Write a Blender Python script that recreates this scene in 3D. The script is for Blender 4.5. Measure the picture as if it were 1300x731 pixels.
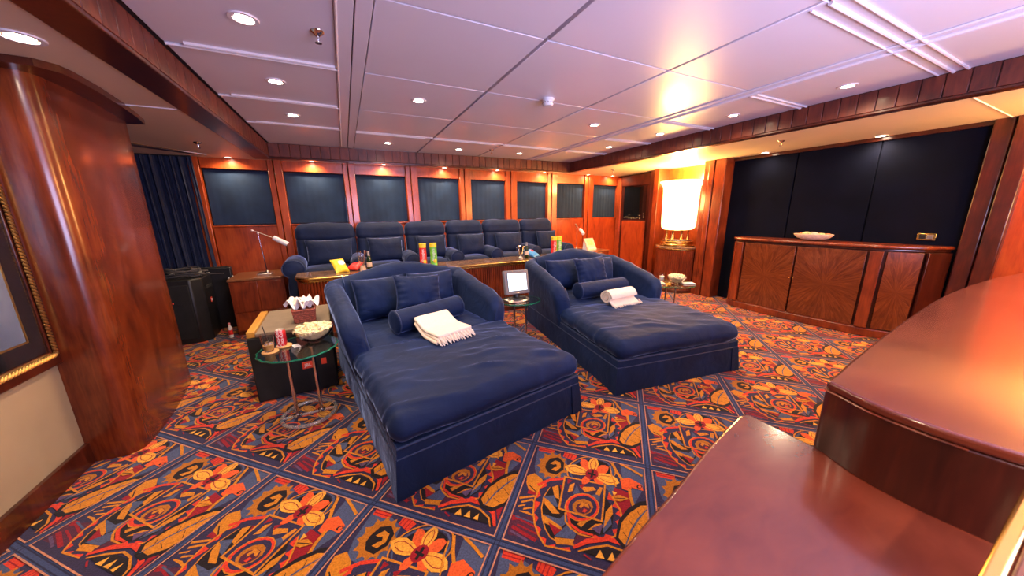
import bpy, bmesh, math, random
from mathutils import Vector, Matrix, noise
random.seed(7)
for _o in list(bpy.data.objects): bpy.data.objects.remove(_o, do_unlink=True)
sc = bpy.context.scene
PI = math.pi

# ------------------------------------------------------------------ camera
def setup_camera():
    cam = bpy.data.cameras.new('camera'); co = bpy.data.objects.new('camera', cam)
    sc.collection.objects.link(co); sc.camera = co
    cam.sensor_width = 36.0; cam.sensor_fit = 'HORIZONTAL'
    cam.lens = 36.0*411.9/1300.0
    cam.clip_start = 0.02; cam.clip_end = 60
    y, p, r = [math.radians(a) for a in (26.657, 12.872, 0.688)]
    right = Vector((math.cos(y), -math.sin(y), 0)); f = Vector((math.sin(y)*math.cos(p), math.cos(y)*math.cos(p), -math.sin(p)))
    down = f.cross(right)
    c, q = math.cos(r), math.sin(r)
    R_, D_ = c*right + q*down, -q*right + c*down
    U_ = -D_; B_ = -f
    co.matrix_world = Matrix(((R_.x, U_.x, B_.x, 0), (R_.y, U_.y, B_.y, 0), (R_.z, U_.z, B_.z, 1.5), (0, 0, 0, 1)))
    cam.dof.use_dof = True; cam.dof.focus_distance = 3.2; cam.dof.aperture_fstop = 3.5
setup_camera()

# ------------------------------------------------------------------ world, exposure, big lights
w = bpy.data.worlds.new('world'); sc.world = w; w.use_nodes = True
w.node_tree.nodes['Background'].inputs[0].default_value = (0.004, 0.006, 0.015, 1)
w.node_tree.nodes['Background'].inputs[1].default_value = 1.0
sc.view_settings.view_transform = 'Standard'; sc.view_settings.look = 'None'
sc.view_settings.gamma = 1.0; sc.view_settings.use_curve_mapping = False
sc.view_settings.exposure = 0.42
SPOT_W = 58.0        # each recessed downlight
LAMP_W = 175.0        # alabaster wall lamps
FILL_W = 150.0      # unseen cool fill added behind the camera
SPOT_COL = (1.0, 0.74, 0.48)
LAMP_COL = (1.0, 0.56, 0.16)
FILL_COL = (0.62, 0.61, 1.0)
def light(name, kind, loc, energy, col, rot=(0,0,0), parent=None, **kw):
    l = bpy.data.lights.new(name, kind); l.energy = energy; l.color = col
    for k, v in kw.items(): setattr(l, k, v)
    o = bpy.data.objects.new(name, l); sc.collection.objects.link(o)
    o.location = loc; o.rotation_euler = rot
    if parent: o.parent = parent
    return o
light('fill_light', 'AREA', (1.9, -1.12, 1.5), FILL_W, FILL_COL, (math.radians(90), 0, 0), shape='RECTANGLE', size=2.4, size_y=1.3)  # added lavender fill from behind the camera, mainly to lift the ceiling

# ------------------------------------------------------------------ materials
def _mat(name):
    m = bpy.data.materials.new(name); m.use_nodes = True
    nt = m.node_tree; return m, nt, nt.nodes['Principled BSDF']
def node(nt, t, **kw):
    n = nt.nodes.new(t)
    for k, v in kw.items(): setattr(n, k, v)
    return n
def ramp(nt, stops):
    r = node(nt, 'ShaderNodeValToRGB'); e = r.color_ramp.elements
    e[0].position = stops[0][0]; e[0].color = (*stops[0][1], 1)
    e[1].position = stops[-1][0]; e[1].color = (*stops[-1][1], 1)
    for p, c in stops[1:-1]:
        x = e.new(p); x.color = (*c, 1)
    return r
def coords(nt, scale=(1,1,1), rot=(0,0,0)):
    tc = node(nt, 'ShaderNodeTexCoord'); mp = node(nt, 'ShaderNodeMapping')
    mp.inputs['Scale'].default_value = scale; mp.inputs['Rotation'].default_value = rot
    nt.links.new(tc.outputs['Object'], mp.inputs[0]); return mp
def plain(name, col, rough=0.5, metal=0.0, var=0.12, nscale=12, bump=0.0, bscale=80, coat=0.0, trans=0.0, ior=1.45, emit=None, estr=0.0, sheen=0.0, sheencol=(1,1,1), spec=0.5, sss=0.0):
    m, nt, b = _mat(name)
    mp = coords(nt); n = node(nt, 'ShaderNodeTexNoise'); n.inputs['Scale'].default_value = nscale; n.inputs['Detail'].default_value = 4
    nt.links.new(mp.outputs[0], n.inputs['Vector'])
    r = ramp(nt, [(0.3, tuple(c*(1-var) for c in col)), (0.7, tuple(min(1, c*(1+var)) for c in col))])
    nt.links.new(n.outputs['Fac'], r.inputs[0]); nt.links.new(r.outputs[0], b.inputs['Base Color'])
    b.inputs['Roughness'].default_value = rough; b.inputs['Metallic'].default_value = metal
    b.inputs['Coat Weight'].default_value = coat; b.inputs['Coat Roughness'].default_value = 0.08
    b.inputs['Transmission Weight'].default_value = trans; b.inputs['IOR'].default_value = ior
    b.inputs['Sheen Weight'].default_value = sheen; b.inputs['Sheen Roughness'].default_value = 0.35; b.inputs['Sheen Tint'].default_value = (*sheencol, 1)
    b.inputs['Specular IOR Level'].default_value = spec
    if emit: b.inputs['Emission Color'].default_value = (*emit, 1); b.inputs['Emission Strength'].default_value = estr
    if bump:
        n2 = node(nt, 'ShaderNodeTexNoise'); n2.inputs['Scale'].default_value = bscale; n2.inputs['Detail'].default_value = 3
        nt.links.new(mp.outputs[0], n2.inputs['Vector'])
        bp = node(nt, 'ShaderNodeBump'); bp.inputs['Strength'].default_value = bump; bp.inputs['Distance'].default_value = 0.004
        nt.links.new(n2.outputs['Fac'], bp.inputs['Height']); nt.links.new(bp.outputs[0], b.inputs['Normal'])
    return m
def wood(name, dark, mid, light_, scale=(9, 9, 0.9), rough=0.28, coat=0.35, figure=1.2, fdet=7, fdist=1.5):
    """lacquered mahogany: long grain plus a broad cloudy figure"""
    m, nt, b = _mat(name)
    mp = coords(nt, scale); n = node(nt, 'ShaderNodeTexNoise'); n.inputs['Scale'].default_value = 6; n.inputs['Detail'].default_value = 6; n.inputs['Distortion'].default_value = 0.6
    nt.links.new(mp.outputs[0], n.inputs['Vector'])
    mp2 = coords(nt, (1,1,0.5)); n2 = node(nt, 'ShaderNodeTexNoise'); n2.inputs['Scale'].default_value = figure*3.2; n2.inputs['Detail'].default_value = fdet; n2.inputs['Distortion'].default_value = fdist
    nt.links.new(mp2.outputs[0], n2.inputs['Vector'])
    mx = node(nt, 'ShaderNodeMath', operation='MULTIPLY_ADD'); mx.inputs[1].default_value = 0.38
    nt.links.new(n.outputs['Fac'], mx.inputs[0])
    m2 = node(nt, 'ShaderNodeMath', operation='MULTIPLY'); m2.inputs[1].default_value = 0.62; nt.links.new(n2.outputs['Fac'], m2.inputs[0])
    nt.links.new(m2.outputs[0], mx.inputs[2])
    r = ramp(nt, [(0.32, dark), (0.5, mid), (0.68, light_)])
    nt.links.new(mx.outputs[0], r.inputs[0]); nt.links.new(r.outputs[0], b.inputs['Base Color'])
    b.inputs['Roughness'].default_value = rough; b.inputs['Coat Weight'].default_value = coat; b.inputs['Coat Roughness'].default_value = 0.12
    return m
def velvet(name, col, hi):
    m, nt, b = _mat(name)
    mp = coords(nt); n = node(nt, 'ShaderNodeTexNoise'); n.inputs['Scale'].default_value = 3.5; n.inputs['Detail'].default_value = 4; n.inputs['Distortion'].default_value = 0.8
    nt.links.new(mp.outputs[0], n.inputs['Vector'])
    r = ramp(nt, [(0.3, tuple(c*0.75 for c in col)), (0.55, col), (0.75, tuple(c*1.35 for c in col))])
    nt.links.new(n.outputs['Fac'], r.inputs[0]); nt.links.new(r.outputs[0], b.inputs['Base Color'])
    b.inputs['Roughness'].default_value = 0.75; b.inputs['Specular IOR Level'].default_value = 0.25
    b.inputs['Sheen Weight'].default_value = 0.8; b.inputs['Sheen Roughness'].default_value = 0.24; b.inputs['Sheen Tint'].default_value = (*hi, 1)
    n2 = node(nt, 'ShaderNodeTexNoise'); n2.inputs['Scale'].default_value = 5.5; n2.inputs['Detail'].default_value = 5; n2.inputs['Distortion'].default_value = 1.6
    nt.links.new(mp.outputs[0], n2.inputs['Vector'])
    bp = node(nt, 'ShaderNodeBump'); bp.inputs['Strength'].default_value = 0.5; bp.inputs['Distance'].default_value = 0.016
    nt.links.new(n2.outputs['Fac'], bp.inputs['Height']); nt.links.new(bp.outputs[0], b.inputs['Normal'])
    return m
def sunburst(name):
    """radiating crotch-mahogany veneer: wedges about the panel's own centre (object origin)"""
    m, nt, b = _mat(name)
    mp = coords(nt, (1,1,1)); sp = node(nt, 'ShaderNodeSeparateXYZ'); nt.links.new(mp.outputs[0], sp.inputs[0])
    at = node(nt, 'ShaderNodeMath', operation='ARCTAN2'); nt.links.new(sp.outputs['Z'], at.inputs[0]); nt.links.new(sp.outputs['X'], at.inputs[1])
    ln = node(nt, 'ShaderNodeVectorMath', operation='LENGTH'); nt.links.new(mp.outputs[0], ln.inputs[0])
    cb = node(nt, 'ShaderNodeCombineXYZ'); sx = node(nt, 'ShaderNodeMath', operation='MULTIPLY'); sx.inputs[1].default_value = 5.0; nt.links.new(at.outputs[0], sx.inputs[0])
    sy = node(nt, 'ShaderNodeMath', operation='MULTIPLY'); sy.inputs[1].default_value = 2.6; nt.links.new(ln.outputs['Value'], sy.inputs[0])
    nt.links.new(sx.outputs[0], cb.inputs[0]); nt.links.new(sy.outputs[0], cb.inputs[1])
    n = node(nt, 'ShaderNodeTexNoise'); n.inputs['Scale'].default_value = 1.7; n.inputs['Detail'].default_value = 8; n.inputs['Roughness'].default_value = 0.7; n.inputs['Distortion'].default_value = 1.3
    nt.links.new(cb.outputs[0], n.inputs['Vector'])
    r = ramp(nt, [(0.25, (0.065,0.014,0.006)), (0.45, (0.12,0.026,0.008)), (0.62, (0.19,0.044,0.012)), (0.8, (0.26,0.066,0.018))])
    nt.links.new(n.outputs['Fac'], r.inputs[0]); nt.links.new(r.outputs[0], b.inputs['Base Color'])
    b.inputs['Roughness'].default_value = 0.25; b.inputs['Coat Weight'].default_value = 0.3; b.inputs['Coat Roughness'].default_value = 0.1
    return m
def glow(name, col, strength):
    m, nt, b = _mat(name)
    b.inputs['Base Color'].default_value = (*col, 1); b.inputs['Emission Color'].default_value = (*col, 1); b.inputs['Emission Strength'].default_value = strength
    return m
def glass(name, col=(1,1,1), rough=0.02, ior=1.45):
    return plain(name, col, rough, trans=1.0, var=0.01, ior=ior)

M = {}
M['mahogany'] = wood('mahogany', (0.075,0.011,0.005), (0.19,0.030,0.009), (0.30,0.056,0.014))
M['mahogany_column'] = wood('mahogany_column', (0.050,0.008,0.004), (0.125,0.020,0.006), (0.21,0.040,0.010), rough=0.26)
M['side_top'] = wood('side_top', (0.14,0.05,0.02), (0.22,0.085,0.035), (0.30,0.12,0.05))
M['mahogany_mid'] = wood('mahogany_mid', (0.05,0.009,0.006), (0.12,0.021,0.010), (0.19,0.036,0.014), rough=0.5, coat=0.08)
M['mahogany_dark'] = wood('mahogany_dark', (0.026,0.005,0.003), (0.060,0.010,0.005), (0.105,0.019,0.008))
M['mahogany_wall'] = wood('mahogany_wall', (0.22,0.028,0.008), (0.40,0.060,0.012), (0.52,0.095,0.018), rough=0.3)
M['ply_yellow'] = wood('ply_yellow', (0.45,0.20,0.03), (0.62,0.30,0.05), (0.72,0.38,0.08))
M['bar_wood'] = wood('bar_wood', (0.11,0.017,0.008), (0.16,0.028,0.012), (0.21,0.040,0.016), scale=(2,4,4), rough=0.24, coat=0.7, fdet=2, fdist=0.2)
M['bar_wood'].node_tree.nodes['Principled BSDF'].inputs['Coat IOR'].default_value = 1.55
M['burl'] = sunburst('burl')
M['ceiling'] = plain('ceiling_panel_paint', (0.76,0.72,0.82), 0.36, var=0.02, nscale=1.5, coat=0.15)
M['ceiling_trim'] = plain('ceiling_trim_paint', (0.80,0.74,0.78), 0.25, var=0.02)
M['soffit'] = plain('soffit_paint', (0.70,0.55,0.42), 0.4, var=0.03, nscale=2)
M['joint'] = plain('joint_shadow_gap', (0.25,0.19,0.20), 0.6)
M['velvet'] = velvet('blue_velvet', (0.003,0.014,0.064), (0.30,0.42,0.95))
M['velvet_light'] = velvet('blue_velvet_light', (0.003,0.015,0.066), (0.32,0.44,0.95))
M['velvet_grey'] = velvet('slate_blue_velvet', (0.005,0.013,0.050), (0.38,0.48,0.95))
M['velvet_dark'] = velvet('navy_velvet', (0.008,0.012,0.035), (0.20,0.24,0.45))
M['piping'] = plain('velvet_piping', (0.012,0.028,0.095), 0.6, sheen=0.45, sheencol=(0.5,0.55,0.9))
M['blind'] = plain('blue_blind_cloth', (0.008,0.026,0.068), 0.85, var=0.2, nscale=5, bump=0.3, bscale=300, sheen=0.3, sheencol=(0.5,0.6,0.9))
M['curtain'] = plain('blue_curtain_cloth', (0.006,0.012,0.042), 0.7, var=0.2, sheen=0.6, sheencol=(0.5,0.6,1))
M['acoustic'] = plain('navy_acoustic_cloth', (0.0013,0.0024,0.0105), 0.9, var=0.3, nscale=3, bump=0.2, bscale=400, spec=0.15)
M['beige'] = plain('beige_wallcovering', (0.33,0.25,0.16), 0.7, var=0.08, nscale=3, bump=0.1, bscale=200)
M['gold'] = plain('gilt', (0.75,0.48,0.16), 0.3, metal=0.9, var=0.15, nscale=60)
M['brass'] = plain('brass', (0.70,0.45,0.14), 0.25, metal=1.0, var=0.05)
M['chrome'] = plain('chrome', (0.75,0.73,0.72), 0.12, metal=1.0, var=0.03)
M['nickel'] = plain('brushed_nickel', (0.75,0.68,0.60), 0.3, metal=1.0, var=0.05)
M['white_plastic'] = plain('white_plastic', (0.75,0.74,0.78), 0.4, var=0.02)
M['black_plastic'] = plain('black_plastic', (0.012,0.011,0.012), 0.45, var=0.2, bump=0.15, bscale=300)
M['black_case'] = plain('black_case_carpet', (0.010,0.009,0.010), 0.85, var=0.3, bump=0.3, bscale=350)
M['case_top'] = plain('taupe_case_lid', (0.20,0.15,0.11), 0.6, var=0.1, bump=0.2, bscale=200)
M['grey_plastic'] = plain('grey_monitor_plastic', (0.16,0.15,0.17), 0.4, var=0.05)
M['mat_board'] = plain('dark_picture_mat', (0.010,0.009,0.020), 0.9, var=0.1)
M['glass'] = glass('clear_glass')
M['acrylic'] = plain('clear_acrylic', (0.85,0.83,0.80), 0.12, trans=0.75, var=0.02, metal=0.0, coat=1.0)
M['table_glass'] = glass('green_edged_glass', (0.80,0.97,0.90))
M['green_edge'] = plain('green_glass_edge', (0.02,0.35,0.20), 0.08, trans=0.6, var=0.2)
M['dark_glass'] = plain('night_window_glass', (0.006,0.006,0.008), 0.04, var=0.1, spec=0.6)
M['cloth_white'] = plain('cream_knit_throw', (0.80,0.68,0.58), 0.85, var=0.06, nscale=80, bump=0.6, bscale=160, sheen=0.3)
M['napkin'] = plain('white_napkin', (0.85,0.78,0.74), 0.8, var=0.03, bump=0.2, bscale=60)
M['popcorn'] = plain('buttered_popcorn', (0.82,0.68,0.42), 0.8, var=0.25, nscale=35, bump=0.6, bscale=90)
M['wicker'] = plain('red_brown_wicker', (0.25,0.05,0.03), 0.6, var=0.5, nscale=70, bump=0.8, bscale=120)
M['red_can'] = plain('red_can', (0.60,0.02,0.03), 0.3, metal=0.3, var=0.15, nscale=20)
M['tin'] = plain('tin', (0.75,0.70,0.66), 0.3, metal=0.8, var=0.05)
M['red_paper'] = plain('red_wrapper', (0.70,0.03,0.03), 0.35, var=0.3, nscale=18)
M['green_paper'] = plain('green_wrapper', (0.16,0.52,0.06), 0.35, var=0.35, nscale=18)
M['yellow_paper'] = plain('yellow_wrapper', (0.85,0.62,0.04), 0.35, var=0.15, nscale=18)
M['blue_paper'] = plain('blue_wrapper', (0.05,0.25,0.62), 0.3, var=0.25, nscale=18)
M['white_paper'] = plain('white_paper', (0.80,0.78,0.74), 0.5, var=0.04)
M['bottle_glass'] = plain('dark_bottle_glass', (0.02,0.05,0.015), 0.08, trans=0.4, var=0.1)
M['cork'] = plain('tan_coaster', (0.62,0.33,0.12), 0.6, var=0.15, nscale=60)
M['drink'] = plain('amber_drink', (0.75,0.42,0.12), 0.2, var=0.15, trans=0.3)
M['marble'] = plain('brown_marble', (0.22,0.12,0.07), 0.15, var=0.55, nscale=16, coat=0.5)
M['red_light'] = glow('red_indicator', (0.9,0.05,0.02), 0.8)
M['badge_red'] = plain('red_badge', (0.75,0.07,0.03), 0.4, var=0.03)
M['screen'] = glow('monitor_screen', (0.72,0.86,1.0), 1.15)
M['fill_screen'] = glow('added_screen', FILL_COL, 0.5)  # glow in the colour of the added fill
M['bulb'] = glow('lamp_bulb', (1.0,0.84,0.60), 45.0)
M['alabaster'] = glow('alabaster_shade', (1.0,0.72,0.34), 2.6)
M['city'] = glow('city_light', (1.0,0.62,0.30), 2.0)
M['ink'] = plain('ink', (0.03,0.03,0.05), 0.6)
M['bread'] = plain('pale_clay_bowl', (0.72,0.52,0.40), 0.7, var=0.15, nscale=30)
M['orange_food'] = plain('orange_shell', (0.65,0.28,0.10), 0.6, var=0.4, nscale=25)
M['green_food'] = plain('pale_green_shell', (0.55,0.58,0.25), 0.6, var=0.4, nscale=40)
M['cable'] = plain('black_cable', (0.07,0.065,0.065), 0.3)
M['pink_plastic'] = plain('pink_plastic', (0.75,0.25,0.30), 0.4)
def poster_mat():
    m, nt, b = _mat('poster_print')
    mp = coords(nt, (1,1.2,1)); n = node(nt, 'ShaderNodeTexNoise'); n.inputs['Scale'].default_value = 2.2; n.inputs['Detail'].default_value = 3
    nt.links.new(mp.outputs[0], n.inputs['Vector'])
    r = ramp(nt, [(0.3, (0.10,0.16,0.30)), (0.5, (0.22,0.30,0.48)), (0.7, (0.45,0.52,0.66))])
    nt.links.new(n.outputs['Fac'], r.inputs[0]); nt.links.new(r.outputs[0], b.inputs['Base Color']); b.inputs['Roughness'].default_value = 0.3
    return m
M['poster'] = poster_mat()
def carpet_mat(name, col, var=0.28):
    m, nt, b = _mat('carpet_'+name)
    mp = coords(nt); n = node(nt, 'ShaderNodeTexNoise'); n.inputs['Scale'].default_value = 140; n.inputs['Detail'].default_value = 2
    nt.links.new(mp.outputs[0], n.inputs['Vector'])
    r = ramp(nt, [(0.3, tuple(c*(1-var) for c in col)), (0.7, tuple(min(1,c*(1+var)) for c in col))])
    nt.links.new(n.outputs['Fac'], r.inputs[0]); nt.links.new(r.outputs[0], b.inputs['Base Color'])
    b.inputs['Roughness'].default_value = 0.95; b.inputs['Specular IOR Level'].default_value = 0.15
    b.inputs['Sheen Weight'].default_value = 0.15
    bp = node(nt, 'ShaderNodeBump'); bp.inputs['Strength'].default_value = 0.5; bp.inputs['Distance'].default_value = 0.003
    nt.links.new(n.outputs['Fac'], bp.inputs['Height']); nt.links.new(bp.outputs[0], b.inputs['Normal'])
    return m
CC = {'O': (0.46,0.15,0.012), 'o': (0.62,0.22,0.016), 'y': (0.88,0.40,0.05), 'R': (0.68,0.045,0.02), 'r': (0.30,0.008,0.02),
      'T': (0.80,0.11,0.025), 'n': (0.030,0.024,0.075), 'b': (0.070,0.090,0.19), 'k': (0.012,0.008,0.012), 'd': (0.085,0.016,0.045),
      'm': (0.11,0.06,0.15), 'p': (0.58,0.25,0.16), 'B': (0.040,0.062,0.17), 'N': (0.016,0.020,0.065)}
CC = {k: tuple(c*0.80 for c in v) for k, v in CC.items()}
CARPET = {k: carpet_mat(k, v) for k, v in CC.items()}

# ------------------------------------------------------------------ mesh helpers
class MB:
    def __init__(s, M=None): s.v = []; s.f = []; s.mi = []; s.M = M; s.cur = 0
    def add(s, vs, fs):
        o = len(s.v)
        if s.M: vs = [tuple(s.M @ Vector(p)) for p in vs]
        s.v += [tuple(p) for p in vs]
        for f in fs: s.f.append(tuple(i+o for i in f)); s.mi.append(s.cur)
        return s
    def box(s, a, b):
        x0,y0,z0 = a; x1,y1,z1 = b
        return s.add([(x0,y0,z0),(x1,y0,z0),(x1,y1,z0),(x0,y1,z0),(x0,y0,z1),(x1,y0,z1),(x1,y1,z1),(x0,y1,z1)],
              [(0,3,2,1),(4,5,6,7),(0,1,5,4),(1,2,6,5),(2,3,7,6),(3,0,4,7)])
    def hexa(s, p): # 4 bottom + 4 top points
        return s.add(p, [(0,3,2,1),(4,5,6,7),(0,1,5,4),(1,2,6,5),(2,3,7,6),(3,0,4,7)])
    def prism(s, poly, z0, z1):
        n = len(poly)
        a = sum(poly[i][0]*poly[(i+1)%n][1]-poly[(i+1)%n][0]*poly[i][1] for i in range(n))
        if a < 0: poly = poly[::-1]
        zf0 = z0 if callable(z0) else (lambda x,y: z0); zf1 = z1 if callable(z1) else (lambda x,y: z1)
        vs = [(x,y,zf0(x,y)) for x,y in poly] + [(x,y,zf1(x,y)) for x,y in poly]
        return s.add(vs, [tuple(range(n-1,-1,-1)), tuple(range(n,2*n))] + [(i,(i+1)%n,n+(i+1)%n,n+i) for i in range(n)])
    def grid(s, fn, nu, nv, cu=False, cv=False):
        vs = [fn(i/(nu if cu else nu-1), j/(nv if cv else nv-1)) for i in range(nu) for j in range(nv)]
        fs = []
        for i in range(nu if cu else nu-1):
            for j in range(nv if cv else nv-1):
                a=i*nv+j; b=((i+1)%nu)*nv+j; c=((i+1)%nu)*nv+(j+1)%nv; d=i*nv+(j+1)%nv
                fs.append((a,b,c,d))
        return s.add(vs, fs)
    def loft(s, rings, caps=True, closed=True):
        n = len(rings[0]); vs = [p for r in rings for p in r]; fs = []
        for k in range(len(rings)-1):
            for i in range(n if closed else n-1):
                j = (i+1)%n; fs.append((k*n+i, k*n+j, (k+1)*n+j, (k+1)*n+i))
        if caps: fs.append(tuple(range(n-1,-1,-1))); fs.append(tuple(range((len(rings)-1)*n, len(rings)*n)))
        return s.add(vs, fs)
    def tube(s, path, r, n=8, caps=True):
        P = [Vector(p) for p in path]; rings = []
        up = Vector((0,0,1)); d0 = (P[1]-P[0]).normalized()
        if abs(d0.z) > 0.9: up = Vector((1,0,0))
        side = d0.cross(up).normalized()
        for i, p in enumerate(P):
            d = (P[min(i+1,len(P)-1)]-P[max(i-1,0)]).normalized()
            side = (side - d*side.dot(d)).normalized(); u2 = side.cross(d)
            rr = r[i] if isinstance(r, (list,tuple)) else r
            rings.append([p + side*math.cos(2*PI*k/n)*rr + u2*math.sin(2*PI*k/n)*rr for k in range(n)])
        return s.loft(rings, caps)
    def ring(s, pts, r, n=6):
        P = [Vector(p) for p in pts]; rings = []; N = len(P); side = None
        for i, p in enumerate(P):
            d = (P[(i+1)%N]-P[i-1]).normalized()
            if side is None:
                up = Vector((0,0,1)) if abs(d.z) < 0.9 else Vector((1,0,0)); side = d.cross(up).normalized()
            side = (side - d*side.dot(d)).normalized(); u2 = side.cross(d)
            rings.append([p + side*math.cos(2*PI*k/n)*r + u2*math.sin(2*PI*k/n)*r for k in range(n)])
        vs = [q for rr in rings for q in rr]; fs = []
        for i in range(N):
            for k in range(n): fs.append((i*n+k, i*n+(k+1)%n, ((i+1)%N)*n+(k+1)%n, ((i+1)%N)*n+k))
        return s.add(vs, fs)
    def lathe(s, prof, c=(0,0,0), n=24, a0=0, a1=2*PI, sy=1.0):
        full = abs(a1-a0-2*PI) < 1e-6; m = n if full else n+1; vs = []; fs = []
        for i in range(m):
            a = a0+(a1-a0)*i/n
            for r, z in prof: vs.append((c[0]+r*math.cos(a), c[1]+r*math.sin(a)*sy, c[2]+z))
        k = len(prof)
        for i in range(m if full else m-1):
            for j in range(k-1):
                a=i*k+j; b=((i+1)%m)*k+j; fs.append((a,b,b+1,a+1))
        if prof[0][0] > 1e-6 and full and s.capb(prof): fs.append(tuple(i*k for i in range(m-1,-1,-1)))
        if prof[-1][0] > 1e-6 and full and s.capb(prof): fs.append(tuple(i*k+k-1 for i in range(m)))
        return s.add(vs, fs)
    def capb(s, prof): return True
    def blob(s, c, r, n=8, amp=0.0, seed=0):
        c = Vector(c); r = r if isinstance(r,(tuple,list)) else (r,r,r)
        def fn(u, v):
            th = 2*PI*u; ph = PI*v; d = Vector((math.sin(ph)*math.cos(th), math.sin(ph)*math.sin(th), math.cos(ph)))
            k = 1+amp*noise.noise(d*2.2+Vector((seed,seed*1.7,0)))
            return c+Vector((d.x*r[0],d.y*r[1],d.z*r[2]))*k
        return s.grid(fn, n*2, n+1, cu=True)
    def build(s, name, mat, parent=None, smooth=True, bevel=0, seg=2, angle=40, loc=None, rot=None, subsurf=0, weld=False):
        me = bpy.data.meshes.new(name); me.from_pydata([tuple(p) for p in s.v], [], s.f)
        mats = mat if isinstance(mat, (list,tuple)) else [mat]
        for m in mats: me.materials.append(M[m] if isinstance(m, str) else m)
        if len(mats) > 1: me.polygons.foreach_set('material_index', s.mi)
        bm = bmesh.new(); bm.from_mesh(me)
        if weld: bmesh.ops.remove_doubles(bm, verts=bm.verts, dist=1e-5)
        bmesh.ops.recalc_face_normals(bm, faces=bm.faces)
        if smooth:
            for f in bm.faces: f.smooth = True
            ca = math.radians(angle)
            for e in bm.edges:
                if len(e.link_faces) != 2 or e.calc_face_angle(0) > ca: e.smooth = False
        bm.to_mesh(me); bm.free()
        o = bpy.data.objects.new(name, me); sc.collection.objects.link(o)
        if parent: o.parent = parent
        if loc: o.location = loc
        if rot: o.rotation_euler = rot
        if bevel:
            b = o.modifiers.new('bevel', 'BEVEL'); b.width = bevel; b.segments = seg; b.limit_method = 'ANGLE'; b.angle_limit = math.radians(35)
        if subsurf:
            b = o.modifiers.new('sub', 'SUBSURF'); b.levels = subsurf; b.render_levels = subsurf
        return o
def thing(name, label, cat, loc=(0,0,0), rz=0.0, group=None):
    o = bpy.data.objects.new(name, None); sc.collection.objects.link(o); o.empty_display_size = 0.1
    o.location = loc; o.rotation_euler = (0,0,rz); o['label'] = label; o['category'] = cat
    if group: o['group'] = group
    return o
def tag(o, label, cat, group=None, kind=None):
    o['label'] = label; o['category'] = cat
    if group: o['group'] = group
    if kind: o['kind'] = kind
    return o
def struct(o, label=None, cat=None):
    o['kind'] = 'structure'
    if label: o['label'] = label
    if cat: o['category'] = cat
    return o
def text_mesh(body, size, parent, mat, M4, name='lettering', depth=0.001):
    cu = bpy.data.curves.new(name, 'FONT'); cu.body = body; cu.size = size; cu.extrude = depth; cu.align_x = 'CENTER'; cu.align_y = 'CENTER'
    t = bpy.data.objects.new('tmp', cu); sc.collection.objects.link(t)
    dg = bpy.context.evaluated_depsgraph_get(); me = bpy.data.meshes.new_from_object(t.evaluated_get(dg))
    bpy.data.objects.remove(t, do_unlink=True)
    me.materials.clear(); me.materials.append(M[mat]); me.transform(M4)
    o = bpy.data.objects.new(name, me); sc.collection.objects.link(o); o.parent = parent
    return o
def smooth01(t): t = max(0, min(1, t)); return t*t*(3-2*t)
def interp(pts, x):
    if x <= pts[0][0]: return pts[0][1]
    for (a, va), (b, vb) in zip(pts, pts[1:]):
        if x <= b: return va+(vb-va)*smooth01((x-a)/(b-a))
    return pts[-1][1]
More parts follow.
